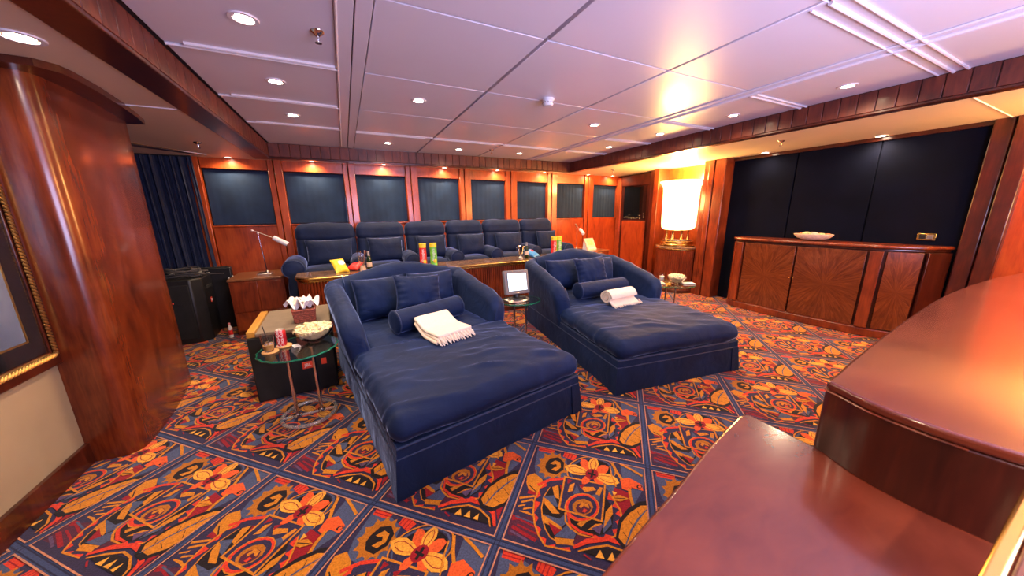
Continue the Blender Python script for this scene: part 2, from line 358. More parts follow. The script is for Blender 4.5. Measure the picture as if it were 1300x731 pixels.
TILE = [('f','b',[(0.018,0.912),(0.13,0.93),(0.292,0.867),(0.333,0.661),(0.204,0.576),(0.089,0.584),(0.045,0.688)],0.0),
('f','b',[(0.745,0.957),(0.932,0.954),(0.929,0.74),(0.833,0.516),(0.822,0.665),(0.761,0.796)],0.0),
('f','b',[(0.612,0.83),(0.696,0.798),(0.715,0.631),(0.672,0.539),(0.621,0.643)],0.0),
('f','r',[(0.699,0.667),(0.822,0.645),(0.818,0.475),(0.747,0.401),(0.687,0.544)],0.0),
('f','r',[(0.054,0.485),(0.157,0.518),(0.141,0.41),(0.06,0.404)],0.0),
('f','d',[(-0.01,0.161),(0.161,0.232),(0.232,0.065),(0.022,0.043)],0.0),
('f','r',[(-0.007,0.196),(0.055,0.199),(0.076,0.18),(0.016,0.152)],0.0),
('f','R',[(0.027,0.955),(0.173,0.96),(0.173,0.888),(0.032,0.888)],0.0),
('s','r',[(0.033,0.931),(0.17,0.934)],0.0071),
('s','r',[(0.033,0.908),(0.173,0.91)],0.0071),
('f','R',[(0.267,0.967),(0.38,0.92),(0.352,0.854),(0.257,0.882)],0.0),
('s','r',[(0.284,0.956),(0.271,0.881)],0.0071),
('s','r',[(0.312,0.945),(0.299,0.871)],0.0071),
('s','r',[(0.339,0.935),(0.326,0.862)],0.0071),
('f','O',[(0.322,0.787),(0.297,0.756),(0.296,0.733),(0.316,0.703),(0.284,0.691),(0.274,0.672),(0.279,0.634),(0.248,0.641),(0.232,0.631),(0.22,0.595),(0.197,0.62),(0.179,0.62),(0.154,0.594),(0.144,0.631),(0.128,0.641),(0.095,0.633),(0.101,0.672),(0.092,0.691),(0.059,0.704),(0.081,0.735),(0.081,0.759),(0.057,0.791),(0.09,0.804),(0.1,0.825),(0.092,0.869),(0.128,0.859),(0.145,0.871),(0.157,0.915),(0.183,0.883),(0.203,0.883),(0.23,0.913),(0.24,0.869),(0.256,0.856),(0.291,0.865),(0.282,0.822),(0.29,0.801)],0.0),
('f','k',[(0.131,0.752),(0.153,0.823),(0.22,0.857),(0.279,0.811),(0.288,0.728),(0.24,0.654),(0.169,0.66),(0.134,0.704)],0.0),
('f','o',[(0.165,0.763),(0.201,0.812),(0.248,0.801),(0.262,0.744),(0.232,0.694),(0.188,0.696),(0.208,0.727),(0.231,0.746),(0.218,0.772),(0.193,0.759)],0.0),
('f','o',[(0.01,0.57),(0.063,0.617),(0.139,0.573),(0.177,0.503),(0.136,0.429),(0.057,0.444),(0.025,0.498)],0.0),
('s','k',[(0.054,0.485),(0.126,0.435)],0.0089),
('s','o',[(0.011,0.345),(0.119,0.397)],0.0179),
('s','o',[(0.036,0.315),(0.112,0.362),(0.134,0.34)],0.0161),
('s','o',[(0.024,0.274),(0.072,0.302),(0.067,0.264),(0.13,0.293)],0.0179),
('s','o',[(0.043,0.239),(0.105,0.241),(0.146,0.233),(0.147,0.271)],0.0179),
('s','r',[(0.03,0.108),(0.213,0.058)],0.025),
('s','r',[(0.062,0.176),(0.205,0.147)],0.0143),
('s','m',[(0.026,0.075),(0.16,0.042)],0.0161),
('s','r',[(0.06,0.133),(0.216,0.104)],0.0125),
('s','b',[(0.027,0.19),(0.191,0.175)],0.0107),
('f','n',[(0.172,0.565),(0.135,0.469),(0.127,0.367),(0.143,0.261),(0.177,0.171),(0.224,0.099),(0.279,0.043),(0.346,0.05),(0.445,0.058),(0.565,0.17),(0.714,0.247),(0.761,0.405),(0.686,0.582),(0.62,0.664),(0.326,0.647)],0.0),
('f','k',[(0.216,0.515),(0.188,0.415),(0.193,0.313),(0.217,0.233),(0.253,0.162),(0.3,0.108),(0.365,0.092),(0.465,0.103),(0.563,0.192),(0.641,0.239),(0.693,0.302),(0.702,0.404),(0.673,0.502),(0.617,0.58),(0.495,0.624),(0.336,0.585)],0.0),
('f','R',[(0.172,0.565),(0.135,0.469),(0.188,0.516)],0.0),
('f','R',[(0.135,0.469),(0.127,0.367),(0.163,0.416)],0.0),
('f','R',[(0.127,0.367),(0.143,0.261),(0.167,0.313)],0.0),
('f','R',[(0.143,0.261),(0.177,0.171),(0.192,0.225)],0.0),
('f','R',[(0.177,0.171),(0.224,0.099),(0.229,0.15)],0.0),
('f','R',[(0.224,0.099),(0.279,0.043),(0.278,0.091)],0.0),
('f','R',[(0.279,0.043),(0.346,0.05),(0.342,0.072)],0.0),
('f','R',[(0.346,0.05),(0.445,0.058),(0.434,0.081)],0.0),
('s','o',[(0.172,0.565),(0.135,0.469),(0.127,0.367),(0.143,0.261),(0.177,0.171),(0.224,0.099),(0.279,0.043),(0.346,0.05),(0.445,0.058)],0.0125),
('s','o',[(0.216,0.515),(0.188,0.415),(0.193,0.313),(0.217,0.233),(0.253,0.162),(0.3,0.108),(0.365,0.092),(0.465,0.103),(0.563,0.192)],0.0089),
('f','R',[(0.662,0.605),(0.709,0.532),(0.653,0.538)],0.0),
('f','R',[(0.709,0.532),(0.746,0.47),(0.69,0.481)],0.0),
('f','R',[(0.746,0.47),(0.761,0.405),(0.713,0.427)],0.0),
('f','R',[(0.761,0.405),(0.747,0.319),(0.714,0.362)],0.0),
('f','R',[(0.747,0.319),(0.714,0.247),(0.695,0.293)],0.0),
('f','R',[(0.714,0.247),(0.643,0.202),(0.65,0.243)],0.0),
('f','R',[(0.643,0.202),(0.563,0.192),(0.585,0.219)],0.0),
('s','o',[(0.662,0.605),(0.709,0.532),(0.746,0.47),(0.761,0.405),(0.747,0.319),(0.714,0.247),(0.643,0.202),(0.563,0.192)],0.0125),
('s','R',[(0.117,0.505),(0.201,0.586),(0.319,0.639)],0.025),
('f','R',[(0.129,0.358),(0.178,0.354),(0.151,0.255)],0.0),
('f','b',[(0.188,0.415),(0.262,0.448),(0.312,0.351),(0.232,0.362)],0.0),
('f','o',[(0.187,0.405),(0.225,0.394),(0.332,0.304),(0.278,0.29),(0.212,0.346)],0.0),
('f','o',[(0.232,0.52),(0.275,0.555),(0.307,0.424),(0.269,0.431)],0.0),
('f','r',[(0.283,0.557),(0.322,0.57),(0.32,0.486)],0.0),
('f','b',[(0.214,0.266),(0.335,0.262),(0.377,0.327),(0.395,0.256),(0.354,0.195)],0.0),
('f','o',[(0.211,0.262),(0.352,0.21),(0.37,0.187),(0.237,0.198)],0.0),
('f','b',[(0.325,0.124),(0.397,0.24),(0.467,0.199),(0.453,0.142)],0.0),
('f','r',[(0.263,0.214),(0.364,0.182),(0.324,0.131)],0.0),
('f','o',[(0.326,0.117),(0.46,0.144),(0.455,0.103),(0.348,0.075)],0.0),
('f','d',[(0.478,0.218),(0.564,0.188),(0.473,0.098),(0.45,0.119)],0.0),
('f','o',[(0.619,0.279),(0.532,0.235),(0.582,0.299),(0.623,0.315)],0.0),
('f','b',[(0.63,0.331),(0.676,0.413),(0.692,0.334),(0.641,0.247)],0.0),
('f','o',[(0.647,0.421),(0.688,0.497),(0.697,0.419),(0.639,0.285)],0.0),
('f','o',[(0.459,0.26),(0.51,0.317),(0.532,0.308),(0.489,0.245)],0.0),
('f','m',[(0.558,0.259),(0.637,0.317),(0.615,0.231)],0.0),
('f','n',[(0.312,0.654),(0.631,0.667),(0.625,0.332),(0.318,0.343)],0.0),
('f','o',[(0.361,0.582),(0.398,0.615),(0.393,0.53),(0.356,0.508)],0.0),
('f','b',[(0.397,0.501),(0.416,0.599),(0.449,0.527)],0.0),
('f','o',[(0.442,0.587),(0.544,0.618),(0.569,0.595),(0.486,0.549)],0.0),
('f','r',[(0.432,0.604),(0.478,0.63),(0.46,0.571)],0.0),
('f','b',[(0.535,0.534),(0.601,0.575),(0.598,0.497)],0.0),
('f','o',[(0.59,0.633),(0.616,0.631),(0.596,0.544),(0.564,0.554)],0.0),
('f','r',[(0.336,0.639),(0.379,0.631),(0.344,0.587)],0.0),
('f','R',[(0.6,0.442),(0.594,0.394),(0.571,0.348),(0.535,0.312),(0.491,0.29),(0.446,0.284),(0.404,0.296),(0.373,0.324),(0.357,0.365),(0.359,0.414),(0.38,0.462),(0.417,0.503),(0.465,0.528),(0.515,0.534),(0.558,0.519),(0.588,0.486)],0.0),
('f','n',[(0.583,0.44),(0.578,0.4),(0.558,0.362),(0.528,0.332),(0.492,0.313),(0.453,0.308),(0.419,0.318),(0.393,0.342),(0.38,0.376),(0.382,0.416),(0.399,0.456),(0.431,0.489),(0.47,0.51),(0.511,0.515),(0.547,0.503),(0.572,0.476)],0.0),
('f','O',[(0.558,0.432),(0.544,0.382),(0.503,0.345),(0.452,0.337),(0.415,0.362),(0.408,0.41),(0.437,0.458),(0.488,0.484),(0.536,0.473)],0.0),
('f','d',[(0.544,0.417),(0.531,0.378),(0.495,0.352),(0.455,0.354),(0.435,0.382),(0.446,0.422),(0.484,0.449),(0.525,0.447)],0.0),
('f','o',[(0.456,0.405),(0.474,0.448),(0.52,0.444),(0.53,0.411),(0.508,0.413),(0.491,0.426),(0.472,0.392)],0.0),
('f','R',[(0.494,0.399),(0.517,0.394),(0.505,0.367),(0.482,0.369)],0.0),
('c','o',[(0.6,0.442),(0.594,0.394),(0.571,0.348),(0.535,0.312),(0.491,0.29),(0.446,0.284),(0.404,0.296),(0.373,0.324),(0.357,0.365),(0.359,0.414),(0.38,0.462),(0.417,0.503),(0.465,0.528),(0.515,0.534),(0.558,0.519),(0.588,0.486)],0.0071),
('s','o',[(0.365,0.323),(0.381,0.252),(0.422,0.216),(0.482,0.189),(0.563,0.192)],0.0143),
('s','R',[(0.385,0.321),(0.411,0.245),(0.493,0.208),(0.575,0.211)],0.0214),
('c','o',[(0.312,0.654),(0.631,0.667),(0.625,0.332),(0.318,0.343)],0.0196),
('s','o',[(0.357,0.644),(0.33,0.679),(0.318,0.724),(0.323,0.775),(0.345,0.828),(0.382,0.877),(0.433,0.918),(0.491,0.947),(0.551,0.96),(0.607,0.957),(0.655,0.937),(0.688,0.904),(0.706,0.861),(0.707,0.812),(0.692,0.762)],0.0107),
('s','b',[(0.375,0.661),(0.352,0.691),(0.342,0.73),(0.346,0.774),(0.366,0.819),(0.399,0.862),(0.443,0.897),(0.494,0.922),(0.547,0.934),(0.596,0.931),(0.638,0.915),(0.667,0.887),(0.683,0.85),(0.685,0.808),(0.671,0.765)],0.0143),
('f','k',[(0.361,0.705),(0.355,0.741),(0.362,0.781),(0.382,0.821),(0.415,0.858),(0.456,0.889),(0.503,0.909),(0.551,0.918),(0.595,0.915),(0.632,0.899),(0.658,0.874),(0.671,0.84),(0.671,0.802)],0.0),
('f','T',[(0.52,0.773),(0.506,0.831),(0.483,0.879),(0.448,0.899),(0.416,0.892),(0.413,0.845),(0.429,0.798),(0.463,0.768),(0.504,0.75)],0.0),
('f','T',[(0.54,0.746),(0.584,0.754),(0.622,0.776),(0.646,0.819),(0.653,0.867),(0.623,0.882),(0.587,0.871),(0.555,0.829),(0.529,0.773)],0.0),
('f','T',[(0.526,0.728),(0.544,0.688),(0.567,0.661),(0.595,0.659),(0.62,0.674),(0.619,0.709),(0.604,0.74),(0.573,0.752),(0.537,0.752)],0.0),
('f','T',[(0.508,0.741),(0.478,0.717),(0.455,0.687),(0.448,0.652),(0.454,0.622),(0.478,0.625),(0.501,0.645),(0.514,0.683),(0.522,0.728)],0.0),
('f','y',[(0.535,0.768),(0.558,0.822),(0.569,0.877),(0.555,0.922),(0.527,0.948),(0.497,0.917),(0.48,0.868),(0.488,0.815),(0.509,0.765)],0.0),
('c','r',[(0.53,0.79),(0.543,0.829),(0.549,0.868),(0.541,0.9),(0.526,0.918),(0.509,0.897),(0.5,0.863),(0.504,0.825),(0.516,0.789)],0.0057),
('f','y',[(0.501,0.765),(0.442,0.797),(0.379,0.812),(0.325,0.794),(0.291,0.758),(0.322,0.72),(0.373,0.699),(0.435,0.707),(0.498,0.732)],0.0),
('c','r',[(0.473,0.759),(0.43,0.777),(0.386,0.785),(0.348,0.776),(0.325,0.756),(0.346,0.735),(0.383,0.723),(0.427,0.727),(0.471,0.741)],0.0057),
('f','y',[(0.542,0.727),(0.597,0.691),(0.653,0.672),(0.704,0.686),(0.741,0.719),(0.72,0.76),(0.675,0.788),(0.613,0.784),(0.547,0.762)],0.0),
('c','r',[(0.57,0.731),(0.609,0.71),(0.65,0.698),(0.686,0.705),(0.711,0.723),(0.695,0.746),(0.662,0.762),(0.618,0.761),(0.573,0.751)],0.0057),
('f','r',[(0.574,0.764),(0.569,0.733),(0.551,0.706),(0.526,0.69),(0.5,0.69),(0.479,0.705),(0.469,0.731),(0.474,0.763),(0.491,0.791),(0.517,0.807),(0.544,0.807),(0.565,0.791)],0.0),
('s','k',[(0.488,0.751),(0.555,0.742)],0.0196),
('s','k',[(0.527,0.791),(0.52,0.706)],0.0196),
('f','T',[(0.745,0.757),(0.81,0.8),(0.91,0.755),(0.917,0.695),(0.838,0.701),(0.807,0.66),(0.761,0.666)],0.0),
('f','k',[(0.912,0.735),(0.904,0.718),(0.889,0.707),(0.874,0.708),(0.868,0.721),(0.875,0.738),(0.891,0.749),(0.906,0.748)],0.0),
('f','T',[(0.905,0.733),(0.9,0.721),(0.89,0.715),(0.882,0.72),(0.882,0.731),(0.891,0.74),(0.901,0.741)],0.0),
('s','o',[(0.677,0.923),(0.72,0.829),(0.761,0.762)],0.0232),
('s','o',[(0.745,0.937),(0.844,0.891),(0.92,0.85)],0.0214),
('s','o',[(0.815,0.683),(0.821,0.605),(0.84,0.527)],0.0232),
('s','o',[(0.661,0.881),(0.681,0.77),(0.715,0.672)],0.0107),
('f','o',[(0.686,0.572),(0.746,0.601),(0.809,0.586),(0.746,0.54),(0.702,0.539)],0.0),
('s','k',[(0.701,0.558),(0.783,0.578)],0.0071),
('f','y',[(0.685,0.622),(0.723,0.614),(0.701,0.577)],0.0),
('f','k',[(0.489,0.079),(0.597,0.141),(0.744,0.15),(0.851,0.136),(0.927,0.071),(0.849,0.068),(0.673,0.066)],0.0),
('s','R',[(0.458,0.084),(0.54,0.156),(0.669,0.214),(0.781,0.208),(0.87,0.161),(0.915,0.067)],0.0339),
('s','o',[(0.49,0.07),(0.57,0.119),(0.67,0.167),(0.762,0.161),(0.851,0.116),(0.887,0.053)],0.0143),
('f','y',[(0.601,0.066),(0.626,0.122),(0.655,0.072)],0.0),
('f','y',[(0.673,0.072),(0.699,0.13),(0.723,0.076)],0.0),
('f','y',[(0.744,0.075),(0.771,0.125),(0.783,0.074)],0.0),
('s','r',[(0.527,0.062),(0.575,0.041)],0.0107),
('f','r',[(0.84,0.418),(0.919,0.257),(0.92,0.117),(0.854,0.237)],0.0),
('f','k',[(0.717,0.226),(0.736,0.375),(0.798,0.492),(0.887,0.584),(0.97,0.619),(0.959,0.341),(0.922,0.232),(0.848,0.164),(0.766,0.175)],0.0),
('f','o',[(0.736,0.244),(0.759,0.366),(0.813,0.461),(0.893,0.549),(0.951,0.567),(0.951,0.38),(0.916,0.268),(0.849,0.202),(0.775,0.205)],0.0),
('s','b',[(0.78,0.195),(0.821,0.327),(0.874,0.436),(0.939,0.536)],0.0125),
('s','k',[(0.805,0.249),(0.766,0.293)],0.0045),
('s','k',[(0.841,0.349),(0.807,0.398)],0.0045),
('s','k',[(0.889,0.436),(0.865,0.495)],0.0045),
('s','k',[(0.825,0.279),(0.882,0.258)],0.0045),
('s','k',[(0.867,0.391),(0.925,0.343)],0.0045),
]
# ------------------------------------------------------------------ the room
def zc(x, dz=0.0): return 2.285+0.0105*x+dz          # the deckhead rises slightly to the right
CE = 0.187                                            # raised ceiling field above the soffit
FW = Matrix.Translation((-1.617, 5.835, 0)) @ Matrix.Rotation(math.radians(2.77), 4, 'Z')   # far wall: local x along it, y into it
X0, X1, Y0, Y1 = -2.70, 6.20, -1.25, 6.30
def floor_and_carpet():
    fl = struct(MB().box((X0-0.05, Y0-0.05, -0.08), (X1+0.1, Y1+0.1, -0.0005)).build('floor', [CARPET['n']], smooth=False),
        'patterned carpet floor of blue bands framing orange and red tropical squares', 'floor')
    keys = list(CC); mi = {k: i for i, k in enumerate(keys)}
    p = 0.705; s = math.sqrt(0.5); u0, v0 = 1.150, -0.4425
    def clip(poly):
        for ax, lim, sg in ((0, X0, 1), (0, X1, -1), (1, Y0, 1), (1, Y1, -1)):
            out = []; n = len(poly)
            for i in range(n):
                a, b = poly[i], poly[(i+1)%n]; ia = (a[ax]-lim)*sg >= 0; ib = (b[ax]-lim)*sg >= 0
                if ia: out.append(a)
                if ia != ib:
                    t = (lim-a[ax])/(b[ax]-a[ax]); out.append((a[0]+(b[0]-a[0])*t, a[1]+(b[1]-a[1])*t))
            poly = out
            if not poly: break
        return poly
    shapes = []     # (colour, [polygons in tile coordinates])
    def rect(c, a0, b0, a1, b1): shapes.append((c, [[(a0,b0),(a1,b0),(a1,b1),(a0,b1)]]))
    rect('B', -0.06, -0.06, 0.94, 0.94)
    # the bands: thin dark streaks, then the pink lines that frame the square
    for t in (-0.045, -0.015): rect('N', t-0.004, -0.06, t+0.004, 0.94); rect('N', -0.06, t-0.004, 0.94, t+0.004)
    rect('n', 0.0, 0.0, 0.94-0.06+0.06-0.002, 0.938)
    e0, e1 = 0.0, 0.938
    def stroke(pts, w_, closed):
        n = len(pts); polys = []; L = []; R = []
        for i in range(n):
            a = pts[(i-1)%n] if (closed or i > 0) else pts[i]; c = pts[(i+1)%n] if (closed or i < n-1) else pts[i]
            dx, dy = c[0]-a[0], c[1]-a[1]; l = math.hypot(dx, dy) or 1; k = w_/2
            if not closed and n > 3 and i in (0, n-1): k *= 0.55
            L.append((pts[i][0]-dy/l*k, pts[i][1]+dx/l*k)); R.append((pts[i][0]+dy/l*k, pts[i][1]-dx/l*k))
        for i in range(n if closed else n-1):
            j = (i+1)%n; polys.append([L[i], R[i], R[j], L[j]])
        return polys
    for kind, c, pts, w_ in TILE:
        if kind == 'f': shapes.append((c, [list(pts)]))
        else: shapes.append((c, stroke(list(pts), w_, kind == 'c')))
    # trim everything to the square, then the frame lines on top
    def tclip(poly):
        for ax, lim, sg in ((0, e0, 1), (0, e1, -1), (1, e0, 1), (1, e1, -1)):
            out = []; n = len(poly)
            for i in range(n):
                a, b = poly[i], poly[(i+1)%n]; ia = (a[ax]-lim)*sg >= 0; ib = (b[ax]-lim)*sg >= 0
                if ia: out.append(a)
                if ia != ib:
                    t = (lim-a[ax])/(b[ax]-a[ax]); out.append((a[0]+(b[0]-a[0])*t, a[1]+(b[1]-a[1])*t))
            poly = out
            if not poly: break
        return poly
    nb = 6
    shapes = shapes[:nb] + [(c, [q for q in (tclip(pl) for pl in pls) if len(q) > 2]) for c, pls in shapes[nb:]]
    shapes.append(('p', stroke([(e0,e0),(e1,e0),(e1,e1),(e0,e1)], 0.013, True)))
    mb = MB()
    for i in range(-9, 12):
        for j in range(-9, 12):
            cu, cv = u0+(j+0.5)*p, v0+(i+0.5)*p
            cx, cy = (cu+cv)*s, (cu-cv)*s
            if not (X0-0.5 < cx < X1+0.5 and Y0-0.5 < cy < Y1+0.5): continue
            inside = (X0+0.55 < cx < X1-0.55 and Y0+0.55 < cy < Y1-0.55)
            for k, (c, polys) in enumerate(shapes):
                z = 0.0004+k*0.00003
                for pl in polys:
                    q = []
                    for a, b in pl:
                        v, u = v0+(i+a)*p, u0+(j+b)*p; q.append(((u+v)*s, (u-v)*s))
                    if not inside: q = clip(q)
                    if len(q) < 3: continue
                    mb.cur = mi[c]; mb.add([(x, y, z) for x, y in q], [tuple(range(len(q)))])
    me = bpy.data.meshes.new('carpet'); me.from_pydata(mb.v, [], mb.f)
    for k in keys: me.materials.append(CARPET[k])
    me.polygons.foreach_set('material_index', mb.mi)
    bm = bmesh.new(); bm.from_mesh(me)
    for f in bm.faces:
        if f.normal.z < 0: f.normal_flip()
    bmesh.ops.triangulate(bm, faces=[f for f in bm.faces if len(f.verts) > 4])
    bm.to_mesh(me); bm.free()
    o = bpy.data.objects.new('carpet', me); sc.collection.objects.link(o); o.parent = fl
floor_and_carpet()

def walls():
    H = 2.75
    struct(MB().box((X0-0.1, Y0-0.1, 0), (X1+0.1, Y0, H)).build('wall_back', 'mahogany_dark', smooth=False), 'dark wood wall behind the viewer', 'wall')
    # added screen on it, off camera, to account for the cool fill
    t = struct(MB().box((0.65, -1.249, 0.8), (3.15, -1.2, 2.2)).build('added_screen', 'black_plastic', bevel=0.01), 'unseen dark framed screen added behind the viewer to go with the cool fill light', 'screen')
    # left wall: beige covering between a wooden baseboard and the soffit
    struct(MB().box((-1.72, Y0, 0), (-1.60, 2.83, H)).build('wall_left', 'beige', smooth=False), 'beige covered wall at far left under the framed poster', 'wall')
    bb = struct(MB().box((-1.60, Y0, 0), (-1.575, 2.80, 0.14)).build('baseboard_left', 'mahogany_dark', bevel=0.004), 'dark mahogany baseboard under the beige left wall', 'baseboard')
    struct(MB().box((X0-0.1, 3.85, 0), (-1.60, 3.95, H)).build('wall_recess', 'mahogany_dark', smooth=False), 'hidden wood wall behind the left column', 'wall')
    struct(MB().box((X0-0.1, 3.95, 0), (X0, Y1, H)).build('wall_alcove', 'acoustic', smooth=False), 'navy cloth wall of the alcove at left behind the loudspeaker', 'wall')
    struct(MB().box((-1.72, 2.83, 0), (-1.60, 3.85, H)).build('wall_column', 'mahogany_dark', smooth=False), 'wood wall behind the rounded column', 'wall')
    # rounded mahogany column
    n = []
    base = [(-1.61, 2.775), (-1.50, 2.752)]
    for k in range(9):
        a = -PI/2+k*(PI/2)/8*0.93; base.append((-1.44+0.085*math.cos(a), 2.842+0.092*math.sin(a)))
    base += [(-1.353, 2.95), (-1.358, 3.08), (-1.372, 3.28), (-1.40, 3.50), (-1.43, 3.70), (-1.445, 3.83), (-1.47, 3.88), (-1.61, 3.88)]
    col = struct(MB().prism(base, 0.0, 2.33).build('column', 'mahogany_column', angle=35), 'tall rounded polished mahogany column at left', 'column')
    cor = [(-1.62,2.52),(-1.50,2.60),(-1.371,2.652),(-1.279,2.66),(-1.225,2.72),(-1.213,2.80),(-1.225,3.05),(-1.261,3.372),(-1.30,3.62),(-1.348,3.865),(-1.429,3.90),(-1.62,3.90)]
    MB().prism(cor, 2.235, 2.30).build('cornice', 'mahogany_dark', col)
walls()

def ceiling():
    # structural slab above everything
    c = struct(MB().prism([(X0-0.1,Y0-0.1),(X1+0.1,Y0-0.1),(X1+0.1,Y1+0.2),(X0-0.1,Y1+0.2)], lambda x,y: zc(x,CE+0.03), lambda x,y: zc(x,CE+0.12)).build('ceiling', 'joint', smooth=False), 'panelled off-white ceiling', 'ceiling')
    # x bays and y joints of the raised field (measured); joints skew a little towards the far end
    bays = [(-0.80, 0.070), (0.235, 1.160), (1.172, 2.205), (2.217, 3.215), (3.335, 4.29)]
    def yj(k, x):
        base = (-1.24, 0.05, 0.955, 1.830, 2.735, 3.635, 4.50, 5.66)[k]; sk = (0, 0, 0, 0.004, 0.012, 0.026, 0.045, 0.036)[k]
        return base+sk*x
    g = 0.006; top = CE+0.03
    for bi, (xa, xb) in enumerate(bays):
        for k in range(7):
            a = [(xa+g, yj(k,xa)+g), (xb-g, yj(k,xb)+g), (xb-g, yj(k+1,xb)-g), (xa+g, yj(k+1,xa)-g)]
            MB().prism(a, lambda x,y: zc(x,CE), lambda x,y: zc(x,top)).build('ceiling_panel', 'ceiling', c, bevel=0.0025, seg=1)
    # flat runs between bays
    for xa, xb, d in ((0.072, 0.150, 0.0), (0.158, 0.233, 0.0), (3.217, 3.268, 0.0), (3.276, 3.333, 0.006)):
        MB().prism([(xa,Y0),(xb,Y0),(xb,5.62+0.05*xb),(xa,5.62+0.05*xa)], lambda x,y: zc(x,CE-0.004+d), lambda x,y: zc(x,top)).build('divider_strip', 'ceiling', c, bevel=0.002, seg=1)
    def ridge(p0, p1, r=0.009):
        MB().tube([(p0[0],p0[1],zc(p0[0],CE-0.004)),(p1[0],p1[1],zc(p1[0],CE-0.004))], r, 8).build('ceiling_ridge', 'ceiling_trim', c)
    for k in (4, 5, 6):            # doubled white ridges in the left bay
        ridge((-0.79, yj(k,-0.79)+0.01), (0.078, yj(k,0.07)+0.01)); ridge((-0.70, yj(k,-0.7)-0.03), (0.055, yj(k,0.05)-0.03), 0.011)
    ridge((0.072, -1.2), (0.072, 5.6), 0.007)
    for xa, xb in bays[1:4]: ridge((xa+0.0, yj(6,xa)+0.06), (xb-0.10, yj(6,xb)+0.06), 0.011); ridge((xa+0.0, yj(6,xa)+0.012), (xb, yj(6,xb)+0.012), 0.006)
    for k in (3, 4, 5, 6): ridge((3.34, yj(k,3.34)+0.01), (4.28, yj(k,4.28)+0.01)); ridge((3.38, yj(k,3.38)+0.06), (4.28, yj(k,4.28)+0.06), 0.011)
    ridge((3.22, -1.2), (3.22, 5.7), 0.009); ridge((3.335, -1.2), (3.335, 5.7), 0.012)
    for y, r in ((0.955, 0.011), (0.885, 0.009), (1.03, 0.006)): ridge((2.25, y), (4.28, y), r)
    ridge((0.235, 0.955), (2.2, 0.955), 0.006)
    # lowered soffits round the field
    def slab(poly, name, label):
        return struct(MB().prism(poly, lambda x,y: zc(x,0), lambda x,y: zc(x,CE+0.03)).build(name, 'soffit', smooth=False), label, 'soffit')
    yb = lambda x: 5.70+0.032*(x+0.84)
    sl = slab([(X0-0.05,Y0-0.05),(-0.985,Y0-0.05),(-0.985,yb(-0.985)),(X0-0.05,yb(-0.985))], 'trim_soffit_left', 'lowered cream soffit along the left side over the column')
    sb = slab([(X0-0.05,yb(-0.985)+0.001),(-0.985,yb(-0.985)+0.001),(-0.84,yb(-0.84)+0.02),(4.26,yb(4.26)+0.02),(4.36,yb(4.36)+0.001),(X1+0.1,yb(4.36)+0.001),(X1+0.1,Y1+0.2),(X0-0.05,Y1+0.2)], 'trim_soffit_back', 'narrow cream soffit above the row of windows')
    sr = slab([(4.365,Y0-0.05),(X1+0.1,Y0-0.05),(X1+0.1,yb(4.365)),(4.365,yb(4.365))], 'trim_soffit_right', 'wide cream soffit along the right side')
    for (a, b, par) in (((-2.6,3.42),(-1.0,3.42),sl), ((4.38,0.86),(5.9,0.86),sr), ((-1.95,5.02),(-1.45,5.58),sl)):
        MB().tube([(a[0],a[1],zc(a[0],-0.001)),(b[0],b[1],zc(b[0],-0.001))], 0.006, 6).build('soffit_joint', 'ceiling_trim' if a[0] > -1.9 or True else 'joint', par)
    MB().prism([(-2.10,5.02),(-1.93,4.95),(-1.50,5.55),(-1.58,5.60)], lambda x,y: zc(x,-0.006), lambda x,y: zc(x,0.01)).build('access_slot', 'mahogany_dark', sl)
    # mahogany fascia beam round the field: rail below, grooved planks above
    def beam(name, a, b, n_in, label, w0):
        a = Vector((*a,0)); b = Vector((*b,0)); d = (b-a); L = d.length; d.normalize(); nrm = Vector((*n_in,0))
        m = MB()
        q = [a, b, b-nrm*w0, a-nrm*w0]
        m.prism([(p.x,p.y) for p in q], lambda x,y: zc(x,-0.012), lambda x,y: zc(x,0.012))
        bm_ = struct(m.build(name, 'mahogany_dark', bevel=0.006), label, 'beam')
        k = 0; s_ = 0.0
        while s_ < L-0.02:
            e = min(s_+0.122, L); p0 = a+d*(s_+0.003); p1 = a+d*(e-0.003)
            q = [p0+nrm*0.0, p1+nrm*0.0, p1-nrm*0.045, p0-nrm*0.045]
            MB().prism([(p.x,p.y) for p in q], lambda x,y: zc(x,0.013), lambda x,y: zc(x,CE-0.006)).build('plank', 'mahogany_mid', bm_, bevel=0.003, seg=1)
            s_ += 0.122
        m = MB(); q = [a-nrm*0.012, b-nrm*0.012, b-nrm*0.06, a-nrm*0.06]
        m.prism([(p.x,p.y) for p in q], lambda x,y: zc(x,0.013), lambda x,y: zc(x,CE)).build('backing', 'mahogany_dark', bm_)
        # pale bead where soffit meets beam
        MB().tube([tuple(a-nrm*(w0+0.002)+Vector((0,0,zc(a.x,-0.003)))), tuple(b-nrm*(w0+0.002)+Vector((0,0,zc(b.x,-0.003))))], 0.004, 6).build('bead', 'ceiling_trim', bm_)
        return bm_
    beam('trim_beam_left', (-0.81, Y0), (-0.81, yb(-0.81)), (1,0), 'long dark mahogany ceiling beam with grooved planks at left', 0.175)
    beam('trim_beam_back', (-0.81, yb(-0.81)-0.10), (4.26, yb(4.26)-0.10), (-0.033,-1), 'mahogany ceiling beam with grooved planks above the windows', 0.12)
    beam('trim_beam_right', (4.26, yb(4.26)), (4.26, Y0), (-1,0), 'long mahogany ceiling beam with grooved planks at right', 0.11)
ceiling()

